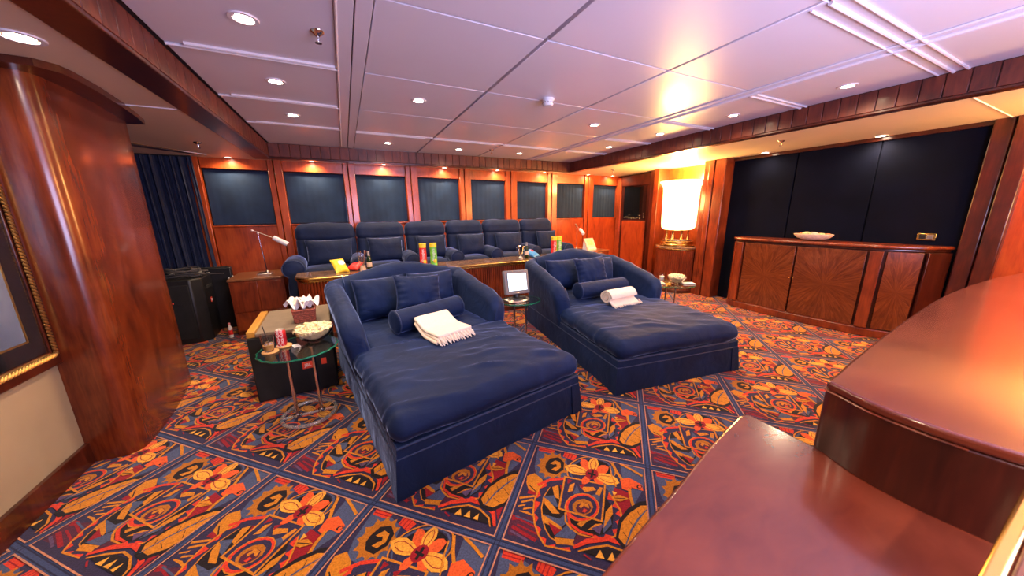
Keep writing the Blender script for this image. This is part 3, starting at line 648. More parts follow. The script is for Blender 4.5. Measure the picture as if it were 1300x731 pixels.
WINS = [(0.01,0.73),(0.90,1.68),(1.84,2.62),(2.81,3.58),(3.79,4.545),(4.78,5.55),(5.78,6.59),(6.83,7.64)]
def far_wall():
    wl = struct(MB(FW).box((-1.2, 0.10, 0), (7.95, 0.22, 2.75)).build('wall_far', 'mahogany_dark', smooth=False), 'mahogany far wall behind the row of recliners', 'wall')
    edges = [(-0.10, 0.01)] + [(WINS[i][1], WINS[i+1][0]) for i in range(7)] + [(7.64, 7.80)]
    ztop = 2.36
    for i, (a, b) in enumerate(edges):
        mid = a+0.42*(b-a) if 0 < i < 8 else b
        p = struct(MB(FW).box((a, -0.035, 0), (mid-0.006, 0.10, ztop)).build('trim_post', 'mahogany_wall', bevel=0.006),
            ['narrow mahogany post between the blue curtain and the first window'][0] if i == 0 else
            'mahogany window post %s' % ('at the right end of the window row' if i == 8 else 'between the %s and %s windows from left' % (ORD[i-1], ORD[i])), 'post')
        if 0 < i < 8: MB(FW).box((mid+0.006, -0.050, 0), (b, 0.10, ztop)).build('post_facing', 'mahogany_wall', p, bevel=0.006)
    for i, (a, b) in enumerate(WINS):
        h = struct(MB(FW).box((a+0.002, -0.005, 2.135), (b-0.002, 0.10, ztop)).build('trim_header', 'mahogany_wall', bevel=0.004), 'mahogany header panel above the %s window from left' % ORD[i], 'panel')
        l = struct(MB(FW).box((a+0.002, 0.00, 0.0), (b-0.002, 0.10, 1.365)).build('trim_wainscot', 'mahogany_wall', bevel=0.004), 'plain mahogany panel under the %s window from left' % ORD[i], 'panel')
        MB(FW).box((a+0.002, -0.022, 1.366), (b-0.002, 0.10, 1.388)).build('sill', 'mahogany_wall', l, bevel=0.006)
        w_ = struct(MB(FW).box((a+0.004, 0.075, 1.39), (b-0.004, 0.099, 2.133)).build('window_%d' % (i+1), 'dark_glass', bevel=0.002), '%s window from left, covered by a blue cloth blind' % ORD[i], 'window')
        W = b-a-0.02; amp = (0.0008, 0.001, 0.001, 0.002, 0.002, 0.002, 0.004, 0.0035)[i]
        def fn(u, v, a=a, W=W, amp=amp, i=i):
            x = a+0.01+u*W; z = 1.395+v*0.735
            f = math.sin(u*W*70+2*noise.noise(Vector((u*3, v*2, i*5.0))))*amp*(0.4+0.6*noise.noise(Vector((u*4,v*1.5,i)))+0.3)
            f += 0.006*noise.noise(Vector((u*2.5+v*1.2, v*2, i*3.1)))
            return (x, 0.045+f, z)
        MB(FW).grid(fn, 60, 14).build('blind', 'blind', w_)
        MB(FW).box((a+0.008, 0.03, 2.112), (b-0.008, 0.06, 2.132)).build('blind_rail', 'velvet_dark', w_, bevel=0.004)
        MB(FW).box((a+0.008, 0.028, 1.392), (b-0.008, 0.055, 1.41)).build('hem_bar', 'velvet_dark', w_, bevel=0.004)
ORD = ['first','second','third','fourth','fifth','sixth','seventh','eighth']
far_wall()

def right_side():
    XR = 5.88
    wl = struct(MB().box((XR+0.03, 0.9, 0), (XR+0.15, 3.45, 2.7)).build('wall_right', 'acoustic', smooth=False), 'navy cloth wall at right behind the long cabinet', 'wall')
    for a, b in ((0.93,1.722),(1.73,2.552),(2.56,3.43)):
        MB().box((XR, a+0.003, 0.0), (XR+0.032, b-0.003, 2.40)).build('cloth_panel', 'acoustic', wl, bevel=0.006)
    MB().box((XR-0.03, 0.93, zc(XR)-0.045), (XR+0.01, 3.43, zc(XR)+0.02)).build('head_trim', 'mahogany_dark', wl, bevel=0.004)
    # pillar between niche and navy wall
    p = struct(MB().box((5.655, 3.425, 0), (6.1, 3.60, 2.42)).build('trim_pillar', 'mahogany', bevel=0.012), 'square mahogany pillar between the lamp niche and the navy wall', 'pillar')
    MB().box((5.640, 3.61, 0), (6.1, 3.70, 2.42)).build('pilaster', 'mahogany', p, bevel=0.01)
    MB().box((5.665, 3.71, 0), (6.1, 3.80, 2.42)).build('pilaster', 'mahogany', p, bevel=0.01)
    # niche: warm wood back and sides
    struct(MB().box((6.06, 3.75, 0), (6.2, 4.95, 2.6)).build('wall_niche', 'mahogany_wall', smooth=False), 'wooden back of the lamp niche', 'wall')
    p = struct(MB().box((5.76, 4.80, 0), (6.15, 4.92, 2.42)).build('trim_pillar', 'mahogany', bevel=0.01), 'mahogany pillar between the lamp niche and the dark glass door', 'pillar')
    MB().box((5.80, 4.93, 0), (6.15, 5.03, 2.42)).build('pilaster', 'mahogany_dark', p, bevel=0.01)
    # door with a night view at the far right corner
    d = struct(MB().box((6.02, 5.06, 0), (6.10, 6.14, 2.13)).build('door_1', 'mahogany_dark', bevel=0.01), 'dark door with a tall glass pane showing night lights in the far right corner', 'door')
    MB().box((5.985, 5.03, 0), (6.03, 5.13, 2.30)).build('door_frame', 'mahogany_wall', d, bevel=0.006)
    MB().box((5.985, 6.04, 0), (6.03, 6.16, 2.30)).build('door_frame', 'mahogany_wall', d, bevel=0.006)
    MB().box((5.985, 5.13, 2.10), (6.03, 6.04, 2.33)).build('door_frame', 'mahogany_dark', d, bevel=0.006)
    MB().box((6.012, 5.30, 1.34), (6.021, 5.95, 2.09)).build('door_pane', 'dark_glass', d)
    MB().box((6.0, 5.28, 0.15), (6.021, 5.97, 1.31)).build('door_panel', 'mahogany_wall', d, bevel=0.006)
    m = MB(); random.seed(5)
    for k in range(26):
        y = 5.33+random.random()*0.58; z = 1.36+abs(random.gauss(0,0.05))
        m.blob((6.009, y, z), random.uniform(0.0015,0.005), 3)
    o = m.build('night_light', 'city', d); o['kind'] = 'stuff'; 
    struct(MB().box((6.10, 5.0, 0), (6.2, 6.3, 2.6)).build('wall_corner', 'mahogany_dark', smooth=False), 'dark wall around the corner door', 'wall')
    # big pillar right of the navy wall, then the lit wood wall
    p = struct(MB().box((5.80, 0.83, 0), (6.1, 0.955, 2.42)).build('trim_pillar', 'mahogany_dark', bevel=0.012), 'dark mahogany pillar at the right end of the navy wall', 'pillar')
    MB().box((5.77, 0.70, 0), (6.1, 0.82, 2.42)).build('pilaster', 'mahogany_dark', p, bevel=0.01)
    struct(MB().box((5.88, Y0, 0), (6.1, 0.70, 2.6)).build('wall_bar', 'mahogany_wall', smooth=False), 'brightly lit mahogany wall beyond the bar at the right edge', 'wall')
right_side()

# ------------------------------------------------------------------ recessed lights
def downlight(x, y, z, label, group, tiltz=0, watts=None, r=0.044, spot=True):
    t = thing('downlight', label, 'light', (x, y, z), 0, group)
    MB().lathe([(r*1.0,0.004),(r*1.05,-0.006),(r*1.45,-0.006),(r*1.5,0.0),(r*1.5,0.004)], n=20).build('trim_ring', 'ceiling_trim', t)
    MB().lathe([(0.0005,-0.001),(r*0.75,-0.0015),(r*1.0,0.002)], n=16).build('bulb', 'bulb', t)
    if spot:
        light('downlight_beam', 'SPOT', (0,0,-0.012), watts or SPOT_W, SPOT_COL, parent=t, spot_size=math.radians(165), spot_blend=0.9, shadow_soft_size=0.03)
    return t
GC = 'round downlights in the raised ceiling'
for x, y, lab in ((-0.34,2.28,'bright downlight in the left ceiling bay nearest the viewer'),(-0.34,3.15,'downlight in the middle of the left ceiling bay'),(-0.34,4.07,'downlight at the far end of the left ceiling bay'),
                  (0.696,3.17,'lone downlight just right of the ceiling divider'),(2.73,3.24,'downlight in the centre of the ceiling right of the smoke detector'),
                  (3.87,4.22,'downlight in the right ceiling bay, farthest along it'),(3.87,3.27,'downlight in the right ceiling bay, second from the far end'),(3.89,2.35,'downlight in the right ceiling bay, second from the viewer'),(3.89,1.43,'downlight in the right ceiling bay nearest the bar'),
                  (0.655,5.10,'downlight by the far beam, leftmost of its three'),(1.71,5.20,'downlight by the far beam, middle of its three'),(2.78,5.20,'downlight by the far beam, rightmost of its three')):
    downlight(x, y, zc(x,CE), lab, GC)
# bays outside the frame, nearer than the camera sees
for x, y, lab in ((-0.34,0.5,'unseen downlight left of the viewer'),(2.73,-0.55,'unseen downlight above the bar'),(0.7,-0.75,'unseen downlight above the viewer')):
    downlight(x, y, zc(x,CE), lab, GC)
GS = 'small downlights in the soffit before the windows'
for i, s_ in enumerate((0.33,1.28,2.27,3.28,4.32,5.40,6.60,7.35)):
    p = FW @ Vector((s_, -0.105, 0)); downlight(p.x, p.y, zc(p.x), 'soffit downlight in front of the %s window from left' % ORD[i], GS, watts=SPOT_W*0.45, r=0.032)
downlight(5.70, 2.90, zc(5.7), 'soffit downlight above the left end of the long cabinet', 'downlights above the long cabinet', watts=SPOT_W*0.25)
downlight(5.76, 1.72, zc(5.76), 'soffit downlight above the right end of the long cabinet', 'downlights above the long cabinet', watts=SPOT_W*0.5)
downlight(-1.17, 2.40, zc(-1.17), 'downlight in the left soffit above the column', 'downlight in the left soffit', watts=SPOT_W*0.35, r=0.05)

def sprinkler(x, y, z, label):
    t = thing('sprinkler', label, 'sprinkler', (x,y,z), 0, 'ceiling sprinklers')
    MB().lathe([(0.036,0.0),(0.034,-0.006),(0.016,-0.018),(0.010,-0.024)], n=16).build('rosette', 'chrome', t)
    MB().lathe([(0.006,-0.02),(0.006,-0.045),(0.004,-0.05)], n=8).build('stem', 'chrome', t)
    MB().lathe([(0.002,-0.052),(0.018,-0.054),(0.018,-0.056),(0.002,-0.057)], n=10).build('deflector', 'chrome', t)
sprinkler(-0.02, 2.27, zc(0,CE), 'chrome sprinkler in the left ceiling bay near the divider')
sprinkler(-1.29, 4.76, zc(-1.3), 'small sprinkler in the soffit before the curtain')
sprinkler(4.90, 2.33, zc(4.9), 'small sprinkler in the right soffit before the navy wall')
sprinkler(4.90, 5.20, zc(4.9), 'tiny sprinkler in the right soffit near the far corner')
sprinkler(2.20, 5.05, zc(2.2,CE), 'tiny sprinkler by the far beam')
def detector():
    x, y = 1.73, 2.69
    t = thing('smoke_detector', 'round white smoke detector in the middle of the ceiling', 'smoke detector', (x,y,zc(x,CE)))
    MB().lathe([(0.055,0.0),(0.055,-0.012),(0.050,-0.018)], n=24).build('base', 'white_plastic', t)
    MB().lathe([(0.046,-0.015),(0.048,-0.045),(0.040,-0.058),(0.0005,-0.062)], n=24).build('cap', 'white_plastic', t)
    m = MB()
    for k in range(12):
        a = k*PI/6; m.box((0.046*math.cos(a)-0.004,0.046*math.sin(a)-0.004,-0.040),(0.046*math.cos(a)+0.004,0.046*math.sin(a)+0.004,-0.030))
    m.build('vent_slots', 'joint', t)
detector()

# ------------------------------------------------------------------ framed poster on the left wall
def poster():
    x = -1.598; t = thing('framed_poster', 'large poster in a dark wood frame with gold rope moulding on the beige wall', 'picture', (x, 1.75, 1.45))
    # lower right corner at y 2.80, z .68; hangs to z 2.15
    hy, hz = 1.055, 0.77
    m = MB()
    def fr(o_, i_, d0, d1, mb):
        for a, b in (((-o_[0],-o_[1]),(o_[0],-i_[1])), ((-o_[0],i_[1]),(o_[0],o_[1])), ((-o_[0],-i_[1]),(-i_[0],i_[1])), ((i_[0],-i_[1]),(o_[0],i_[1]))):
            mb.box((d0, a[0], a[1]), (d1, b[0], b[1]))
        return mb
    fr((hy,hz),(hy-0.055,hz-0.055),0,0.030,m).build('frame', 'mahogany_dark', t, bevel=0.006)
    g = MB(); iy, iz = hy-0.062, hz-0.062
    P = []
    for (ya, za, yb_, zb) in ((-iy,-iz,iy,-iz),(iy,-iz,iy,iz),(iy,iz,-iy,iz),(-iy,iz,-iy,-iz)):
        L = math.hypot(yb_-ya, zb-za); n = int(L/0.020)
        for k in range(n):
            s_ = (k+0.5)/n; y = ya+(yb_-ya)*s_; z = za+(zb-za)*s_; dy, dz = (yb_-ya)/L, (zb-za)/L
            c = Vector((0.030, y, z)); d = (Vector((0,dy,dz))*0.8+Vector((0,-dz,dy))*0.9).normalized()
            g.tube([c-d*0.020, c-d*0.010, c+d*0.010, c+d*0.020], [0.002,0.0075,0.0075,0.002], 6)
    o = g.build('rope_moulding', 'gold', t); o['kind'] = 'stuff'
    fr((iy-0.012,iz-0.012),(iy-0.024,iz-0.024),0.0,0.022,MB()).build('inner_lip', 'mahogany_dark', t, bevel=0.002)
    MB().box((0.002,-iy+0.02,-iz+0.02),(0.010,iy-0.02,iz-0.02)).build('mat_board', 'mat_board', t)
    py, pz = iy-0.125, iz-0.125
    fr((py+0.010,pz+0.010),(py,pz),0.010,0.014,MB()).build('gold_fillet', 'gold', t)
    MB().box((0.008,-py,-pz),(0.012,py,pz)).build('poster_print', 'poster', t)
    m = MB(); random.seed(3)
    for row, (z, k, h) in enumerate(((-pz+0.145,4,0.012),(-pz+0.112,9,0.016),(-pz+0.082,10,0.014),(-pz+0.050,7,0.010))):
        y = py-0.06-k*0.05
        for j in range(k):
            wd = random.uniform(0.014,0.042); m.box((0.012, y, z), (0.0126, y+wd, z+h)); y += wd+0.010
    m.build('credit_lines', 'ink', t)['kind'] = 'stuff'
    # a dark curved bridge-like arc across the print
    MB().tube([(0.0125, py-0.30+k*0.03, 0.10-0.5*(k*0.03)**1.5*1.6) for k in range(10)], 0.003, 5).build('printed_arc', 'ink', t)
    MB().box((0.016,-iy+0.02,-iz+0.02),(0.018,iy-0.02,iz-0.02)).build('glazing', 'glass', t)
poster()
# ------------------------------------------------------------------ soft things
def pillow_fn(w_, h_, t_, seed, wr=0.012, pinch=0.07):
    """closed cushion surface, centred, w along x, h along z, t along y"""
    def side(sg):
        def fn(u, v):
            a, b = 2*u-1, 2*v-1
            sx = 1-pinch*(1-b*b)*abs(a)**3; sz = 1-pinch*(1-a*a)*abs(b)**3
            prof = max(0.0, (1-abs(a)**2.6))**0.55*max(0.0, (1-abs(b)**2.6))**0.55
            y = t_/2*prof
            x, z = a*w_/2*sx, b*h_/2*sz
            e = prof
            n = noise.noise(Vector((x*7+seed, z*7, sg*3.0)))*wr*1.2 + noise.noise(Vector((x*16+seed, z*9+x*8, sg+7)))*wr*0.6
            # gathers that run in from the edges
            ed = max(abs(a), abs(b)); n += math.sin((a if abs(b) > abs(a) else b)*19+seed)*wr*0.45*max(0, ed-0.45)*2*min(1, e*4)
            return (x, sg*(y+n*min(1, e*3)), z)
        return fn
    return side
def add_pillow(parent_or_none, name, mat, w_, h_, t_, M4, seed=0, label=None, cat='pillow', group=None, wr=0.012, n=26, piping='piping', pinch=0.07):
    root = None
    side = pillow_fn(w_, h_, t_, seed, wr, pinch)
    m = MB(); m.grid(side(1), n, n); m.grid(side(-1), n, n)
    if parent_or_none is None:
        root = thing(name, label, cat, M4.to_translation(), 0, group); root.rotation_euler = M4.to_euler()
        c = m.build('cushion', mat, root, weld=True, angle=80)
    else:
        m.M = M4; vs = [tuple(M4 @ Vector(v)) for v in m.v]; m.v = vs
        root = m.build(name, mat, parent_or_none, weld=True, angle=80)
    # piping
    pts = []; fn = side(1)
    K = 22
    for k in range(K): pts.append(fn(k/K, 0))
    for k in range(K): pts.append(fn(1, k/K))
    for k in range(K): pts.append(fn(1-k/K, 1))
    for k in range(K): pts.append(fn(0, 1-k/K))
    pts = [(p[0], 0, p[2]) for p in pts]
    if parent_or_none is not None: pts = [tuple(M4 @ Vector(p)) for p in pts]
    MB().ring(pts, 0.0045, 6).build('piping', piping, root if parent_or_none is not None else root)
    return root
def TR(loc, rx=0, ry=0, rz=0):
    return Matrix.Translation(loc) @ Matrix.Rotation(rz, 4, 'Z') @ Matrix.Rotation(rx, 4, 'X') @ Matrix.Rotation(ry, 4, 'Y')

def rbox_fn(x0, x1, y0, y1, z0, z1, r, seed=0, amp=0.006, crown=0.02, nx=30, ny=36, topw=1.0):
    """soft slab with rounded edges: returns MB"""
    m = MB(); cx, cy, cz = (x0+x1)/2, (y0+y1)/2, (z0+z1)/2; hx, hy, hz = (x1-x0)/2, (y1-y0)/2, (z1-z0)/2
    def pt(p):
        # p on unit cube surface -> rounded box
        q = Vector((p[0]*hx, p[1]*hy, p[2]*hz)); c = Vector((max(-hx+r, min(hx-r, q.x)), max(-hy+r, min(hy-r, q.y)), max(-hz+r, min(hz-r, q.z))))
        d = q-c
        if d.length > 1e-9: q = c+d.normalized()*r
        if p[2] > 0:
            k = (1-abs(p[0])**4)*(1-abs(p[1])**4); q.z += crown*k
        w = Vector((q.x+cx, q.y+cy, q.z+cz))
        n = noise.noise(w*3.2+Vector((seed,0,0)))*amp + noise.noise(Vector((w.x*6+w.y*9, w.y*3-w.x*5, w.z*4+seed)))*amp*0.7
        # fine creases running across the seat
        cr = max(0, noise.noise(Vector((w.x*3.0+seed, w.y*11+w.x*3, 1.0))))**2*amp*(3.4 if topw > 1 else 2.2)
        w += Vector((p[0]*0.4, p[1]*0.4, p[2])).normalized()*(n+cr*topw)
        return tuple(w)
    def par(t, h):  # denser near the edges so the corner radius is resolved
        e = min(0.9, r/h); s_ = abs(t); k = 0.68
        v = s_/k*(1-e) if s_ < k else (1-e)+(1-math.cos((s_-k)/(1-k)*PI/2))*e
        return math.copysign(v, t)
    nz = 12
    for sg in (-1, 1):
        m.grid(lambda u,v: pt((par(2*u-1,hx), par(2*v-1,hy), sg)), nx, ny)
        m.grid(lambda u,v: pt((par(2*u-1,hx), sg, par(2*v-1,hz))), nx, nz)
        m.grid(lambda u,v: pt((sg, par(2*u-1,hy), par(2*v-1,hz))), ny, nz)
    return m

def chaise(N, ang, W, L, label, mat, seed):
    t = thing('chaise_longue', label, 'chaise', (N[0], N[1], 0), math.radians(ang), 'double chaise longues')
    # skirted base: slightly flared cloth with inverted corner pleats
    ycut = 0.98
    def skirt(x0, y0, x1, y1, z0, z1, name, seed):
        P = []
        def edge(a, b, n):
            for k in range(n):
                s_ = k/n; P.append((a[0]+(b[0]-a[0])*s_, a[1]+(b[1]-a[1])*s_))
        edge((x0,y0),(x1,y0),44); edge((x1,y0),(x1,y1),40); edge((x1,y1),(x0,y1),20); edge((x0,y1),(x0,y0),40)
        cx, cy = (x0+x1)/2, (y0+y1)/2; rings = []
        for j in range(9):
            f = j/8; z = z0+(z1-z0)*f; R = []
            for i, (x, y) in enumerate(P):
                fl = (1-f)*0.020; d = Vector((x-cx, y-cy)); 
                ex = math.copysign(1, x-cx) if abs(x-cx) > (x1-x0)/2-1e-3 else 0; ey = math.copysign(1, y-cy) if abs(y-cy) > (y1-y0)/2-1e-3 else 0
                wv = (1-f)*0.008*noise.noise(Vector((x*5+seed, y*5, 0)))+0.004*noise.noise(Vector((x*9, y*9+seed, z*6)))
                R.append((x+ex*(fl+wv), y+ey*(fl+wv), z))
            rings.append(R)
        return MB().loft(rings).build(name, mat, t, angle=60)
    base = skirt(0.0, 0.0, W, L-0.05, 0.006, 0.30, 'skirted_base', seed)
    # band of cloth over the skirt head, with welt
    rim = [(0.005,0.0,0.298),(W-0.005,0.0,0.298),(W-0.005,ycut,0.298),(W-0.005,L-0.1,0.298),(0.005,L-0.1,0.298),(0.005,ycut,0.298)]
    MB().ring(rim, 0.008, 6).build('welt', 'piping', t)
    MB().ring([(0.0,-0.004,0.235),(W,-0.004,0.235),(W+0.004,0.0,0.235),(W+0.004,L-0.1,0.235),(-0.004,L-0.1,0.235),(-0.004,0,0.235)], 0.005, 6).build('welt', 'piping', t)
    for (x, y, ex, ey) in ((0,0,-1,-1),(W,0,1,-1)):   # pleat flaps at the front corners
        MB().loft([[(x-ex*0.07, y+ey*(0.008+q), z), (x+ex*(0.007+q), y+ey*(0.008+q), z), (x+ex*(0.008+q), y-ey*0.07, z), (x-ex*0.002, y-ey*0.07, z), (x-ex*0.002, y-ey*0.002, z), (x-ex*0.07, y-ey*0.002, z)] for z, q in ((0.004,0.022), (0.12,0.012), (0.235,0.001))]).build('corner_pleat', mat, base, angle=50)
    # the thick mattress cushion: T shaped, full width in front of the arms
    m = rbox_fn(-0.015, W+0.015, -0.02, 1.10, 0.300, 0.462, 0.078, seed, 0.012, 0.034, 84, 84, topw=1.3)
    c = m.build('seat_cushion', mat, t, weld=True, angle=70)
    m = rbox_fn(0.12, W-0.12, 1.02, L-0.12, 0.305, 0.475, 0.05, seed+3, 0.007, 0.012, 30, 22)
    m.build('seat_cushion', mat, t, weld=True, angle=70)
    # arms and camel back: one swept shell cut into three
    armh = [(1.02,0.47),(1.06,0.60),(1.14,0.70),(1.30,0.755),(1.50,0.79),(1.75,0.84),(2.0,0.875),(L,0.885)]
    camel = [(0.0,0.885),(0.18,0.905),(0.34,0.945),(0.50,0.985),(W/2,1.0),(W-0.50,0.985),(W-0.34,0.945),(W-0.18,0.905),(W,0.885)]
    th = 0.17; R = 0.16
    def section(px, py, nx, ny, h, th_, seed_, fl=1.0, z0=0.02):
        """px,py = outer line point; n = outward normal"""
        out = []; steps = 9; r = th_/2
        flare = 0.075*fl
        def off(z): return flare*smooth01((z-0.15)/(h-0.15)) if h > 0.2 else 0
        zs = [z0+(h-r-z0)*k/6 for k in range(7)]
        for z in zs: out.append((off(z), z))
        for k in range(1, steps):
            a = PI*k/steps; out.append((off(h-r) - r + r*math.cos(a), h-r+r*1.0*math.sin(a)))
        for z in zs[::-1]: out.append((off(z)-th_, z))
        res = []
        for o_, z in out:
            x, y = px+nx*o_, py+ny*o_
            n = noise.noise(Vector((x*3+seed_, y*3, z*3)))*0.008
            res.append((x+nx*n, y+ny*n, z+n*0.4))
        return res
    def seg_arm(x, sgn, name):
        rings = []
        ys = [1.02, 1.035, 1.06, 1.10, 1.16, 1.25, 1.35, 1.5, 1.65, 1.8, 1.92, L-R]
        for k, y in enumerate(ys):
            sc_ = (0.25, 0.62, 0.88, 1.0)[min(k,3)]
            h = interp(armh, y+0.03)
            rings.append([(p[0] + (0 if sc_ == 1 else (x-sgn*th/2-p[0])*(1-sc_)), p[1], p[2]) for p in section(x, y, sgn, 0, h, th, seed+sgn, 1.0)])
        for k in range(1, 6):   # round the corner
            a = PI/2*k/6; rings.append(section(x-sgn*R+sgn*R*math.cos(a), L-R+R*math.sin(a), sgn*math.cos(a), math.sin(a), 0.885, th, seed+sgn, 1.0))
        MB().loft(rings).build(name, mat, t, angle=60)
    seg_arm(0.0, -1, 'arm'); seg_arm(W, 1, 'arm')
    rings = []
    for k in range(1,25):
        x = R-0.045+(W-2*R+0.09)*(k-1)/23
        rings.append(section(x, L, 0, 1, interp(camel, x)+0.002, th+0.01, seed+9, 0.9))
    MB().loft(rings).build('backrest', mat, t, angle=60)
    return t
chA = chaise((0.107,1.595), 8.5, 1.36, 2.08, 'wide blue velvet chaise longue in the foreground holding a folded cream throw', 'velvet', 1.0)
chB = chaise((1.892,1.827), -8.5, 1.345, 2.12, 'wide blue velvet chaise longue at centre right holding a rolled cream throw', 'velvet_light', 5.0)

def chaise_dressing(N, ang, W, tagname, seed, mat, bol, p1):
    A = Matrix.Translation((N[0], N[1], 0)) @ Matrix.Rotation(math.radians(ang), 4, 'Z')
    side = {'A': 'foreground chaise', 'B': 'right-hand chaise'}[tagname]
    # two big back pillows leaning on the back
    for k, (cx, cy, w_) in enumerate(((0.41, 1.80, 0.51), (W-0.41, 1.80, 0.51))):
        add_pillow(None, 'pillow', mat, w_, 0.42, 0.20, A @ TR((cx, cy, 0.69), math.radians(-14), 0, math.radians(2-4*k)), seed+k, '%s large blue velvet back pillow on the %s' % (('left','right')[k], side), 'pillow', 'blue velvet back pillows', wr=0.009)
    add_pillow(None, 'pillow', 'velvet', 0.46, 0.35, 0.17, A @ TR(p1[0], math.radians(-20), math.radians(p1[1]), math.radians(p1[2])), seed+5, 'wrinkled square blue throw pillow in front of the back pillows on the %s' % side, 'pillow', 'square throw pillows', wr=0.016, pinch=0.10)
    # bolster
    a, b, r = bol; a = A @ Vector(a); b = A @ Vector(b); d = (b-a); L = d.length
    t = thing('bolster', 'round blue velvet bolster lying across the %s' % side, 'bolster', (a+b)/2, math.atan2(d.y, d.x), 'velvet bolsters')
    prof = [(-L/2-0.004, 0.001), (-L/2-0.012, r*0.35), (-L/2-0.010, r*0.75), (-L/2, r*0.97)]
    n = 26; rings = []
    for i in range(30):
        s_ = i/29; x = -L/2+s_*L
        rr = r*(0.97+0.03*math.sin(s_*PI))
        rings.append([(x, math.cos(2*PI*k/n)*(rr+0.004*noise.noise(Vector((x*6+seed, math.cos(2*PI*k/n)*2, math.sin(2*PI*k/n)*2)))), math.sin(2*PI*k/n)*rr*0.97) for k in range(n)])
    e0 = [[(-L/2-0.012+q, math.cos(2*PI*k/n)*r*f, math.sin(2*PI*k/n)*r*f) for k in range(n)] for f, q in ((0.15,0.0),(0.55,0.001),(0.85,0.006))]
    e1 = [[(L/2+0.012-q, math.cos(2*PI*k/n)*r*f, math.sin(2*PI*k/n)*r*f) for k in range(n)] for f, q in ((0.85,0.006),(0.55,0.001),(0.15,0.0))]
    MB().loft(e0+rings+e1).build('cushion', mat, t, angle=70)
    for x in (-L/2+0.004, L/2-0.004):
        MB().ring([(x, math.cos(2*PI*k/n)*r*1.0, math.sin(2*PI*k/n)*r*0.98) for k in range(n)], 0.005, 6).build('piping', 'piping', t)
    return A
AA = chaise_dressing((0.107,1.595), 8.5, 1.36, 'A', 1.0, 'velvet', ((0.36,1.20,0.595),(1.04,1.37,0.60),0.105), ((0.70,1.52,0.755),4,-2))
AB = chaise_dressing((1.892,1.827), -8.5, 1.345, 'B', 4.0, 'velvet', ((0.30,1.22,0.595),(1.02,1.34,0.60),0.10), ((0.66,1.52,0.775),-3,4))

def fringe(m, pts, dirv, L=0.035, r=0.004, seed=0, down=0.012):
    random.seed(seed)
    for p in pts:
        p = Vector(p); d = (Vector(dirv)+Vector((random.uniform(-.35,.35), random.uniform(-.35,.35), 0))).normalized()
        m.tube([p, p+d*L*0.5+Vector((0,0,-down*0.5)), p+d*L+Vector((0,0,-down))], [r, r*1.25, r*0.8], 5)
def throw_folded():
    t = thing('throw_blanket', 'folded cream knitted throw with tassels on the foreground chaise', 'blanket', AA @ Vector((0.68,0.93,0.50)), math.radians(8.5+10))
    # three folded layers sloping up onto the bolster
    for k, (w_, h_, z, off) in enumerate(((0.34,0.40,0.0,0.0),(0.345,0.39,0.024,0.006),(0.335,0.385,0.048,0.0))):
        def top(x, y): return z+0.020*smooth01((y+0.02)/0.24)*2.6
        m = rbox_fn(-w_/2+off, w_/2+off, -h_/2, h_/2, 0, 0.030, 0.014, k*3.3, 0.004, 0.0, 20, 24)
        m.v = [(x+0.012*math.sin(y*4+k), y*0.93, zz+z+0.085*smooth01((y-0.0)/0.24)) for x, y, zz in m.v]
        m.build('blanket_fold', 'cloth_white', t, weld=True, angle=70)
    m = MB(); pts = [(-0.168+0.336*i/30, -0.178-0.004*math.sin(i), 0.035+0.012*(i%3)) for i in range(31)]
    fringe(m, pts, (0.1,-1,0), 0.045, 0.0065, 2, 0.035)
    pts = [(0.165, -0.175+0.10*i/8, 0.03+0.012*(i%3)) for i in range(9)]; fringe(m, pts, (1,-0.3,0), 0.040, 0.0065, 3, 0.030)
    o = m.build('tassel_fringe', 'cloth_white', t); o['kind'] = 'stuff'
throw_folded()
def throw_rolled():
    t = thing('throw_blanket', 'rolled cream knitted throw with a spiral end on the right-hand chaise', 'blanket', AB @ Vector((0.66,0.93,0.497)), math.radians(-8.5+12))
    # spiral roll along x
    L = 0.40; rings = []; n = 64; turns = 2.6; r0, r1 = 0.012, 0.092; th = 0.026
    prof = []
    for k in range(n+1):
        a = 2*PI*turns*k/n; r = r0+(r1-r0)*k/n; prof.append((r*math.cos(a-0.6), r*math.sin(a-0.6)*0.9+r1))
    inner = []
    for k in range(n+1):
        a = 2*PI*turns*k/n; r = r0+(r1-r0)*k/n-th*0.82; inner.append((r*math.cos(a-0.6), r*math.sin(a-0.6)*0.9+r1))
    outl = prof+inner[::-1]
    rings = [[(x+0.004*math.sin(i*0.7), y, z+0.002*noise.noise(Vector((x*20,y*30,0)))) for i, (y, z) in enumerate(outl)] for x in [-L/2+L*j/10 for j in range(11)]]
    MB().loft(rings).build('blanket_roll', 'cloth_white', t, angle=60)
    # tail lying in front
    m = rbox_fn(-L/2, L/2, -0.13, -0.03, 0.0, 0.022, 0.010, 2, 0.004, 0, 18, 12)
    m.v = [(x, y, z+0.05*smooth01((y+0.12)/0.09)) for x,y,z in m.v]
    m.build('blanket_tail', 'cloth_white', t, weld=True, angle=70)
    m = MB(); fringe(m, [(-L/2+L*i/26, -0.125, 0.012+0.008*(i%2)) for i in range(27)], (0.15,-1,0), 0.035, 0.006, 4, 0.010)
    fringe(m, [(L/2, -0.15+0.16*i/9, 0.02+0.01*(i%3)) for i in range(10)], (1,0.1,0), 0.035, 0.006, 5, 0.018)
    o = m.build('tassel_fringe', 'cloth_white', t); o['kind'] = 'stuff'
throw_rolled()

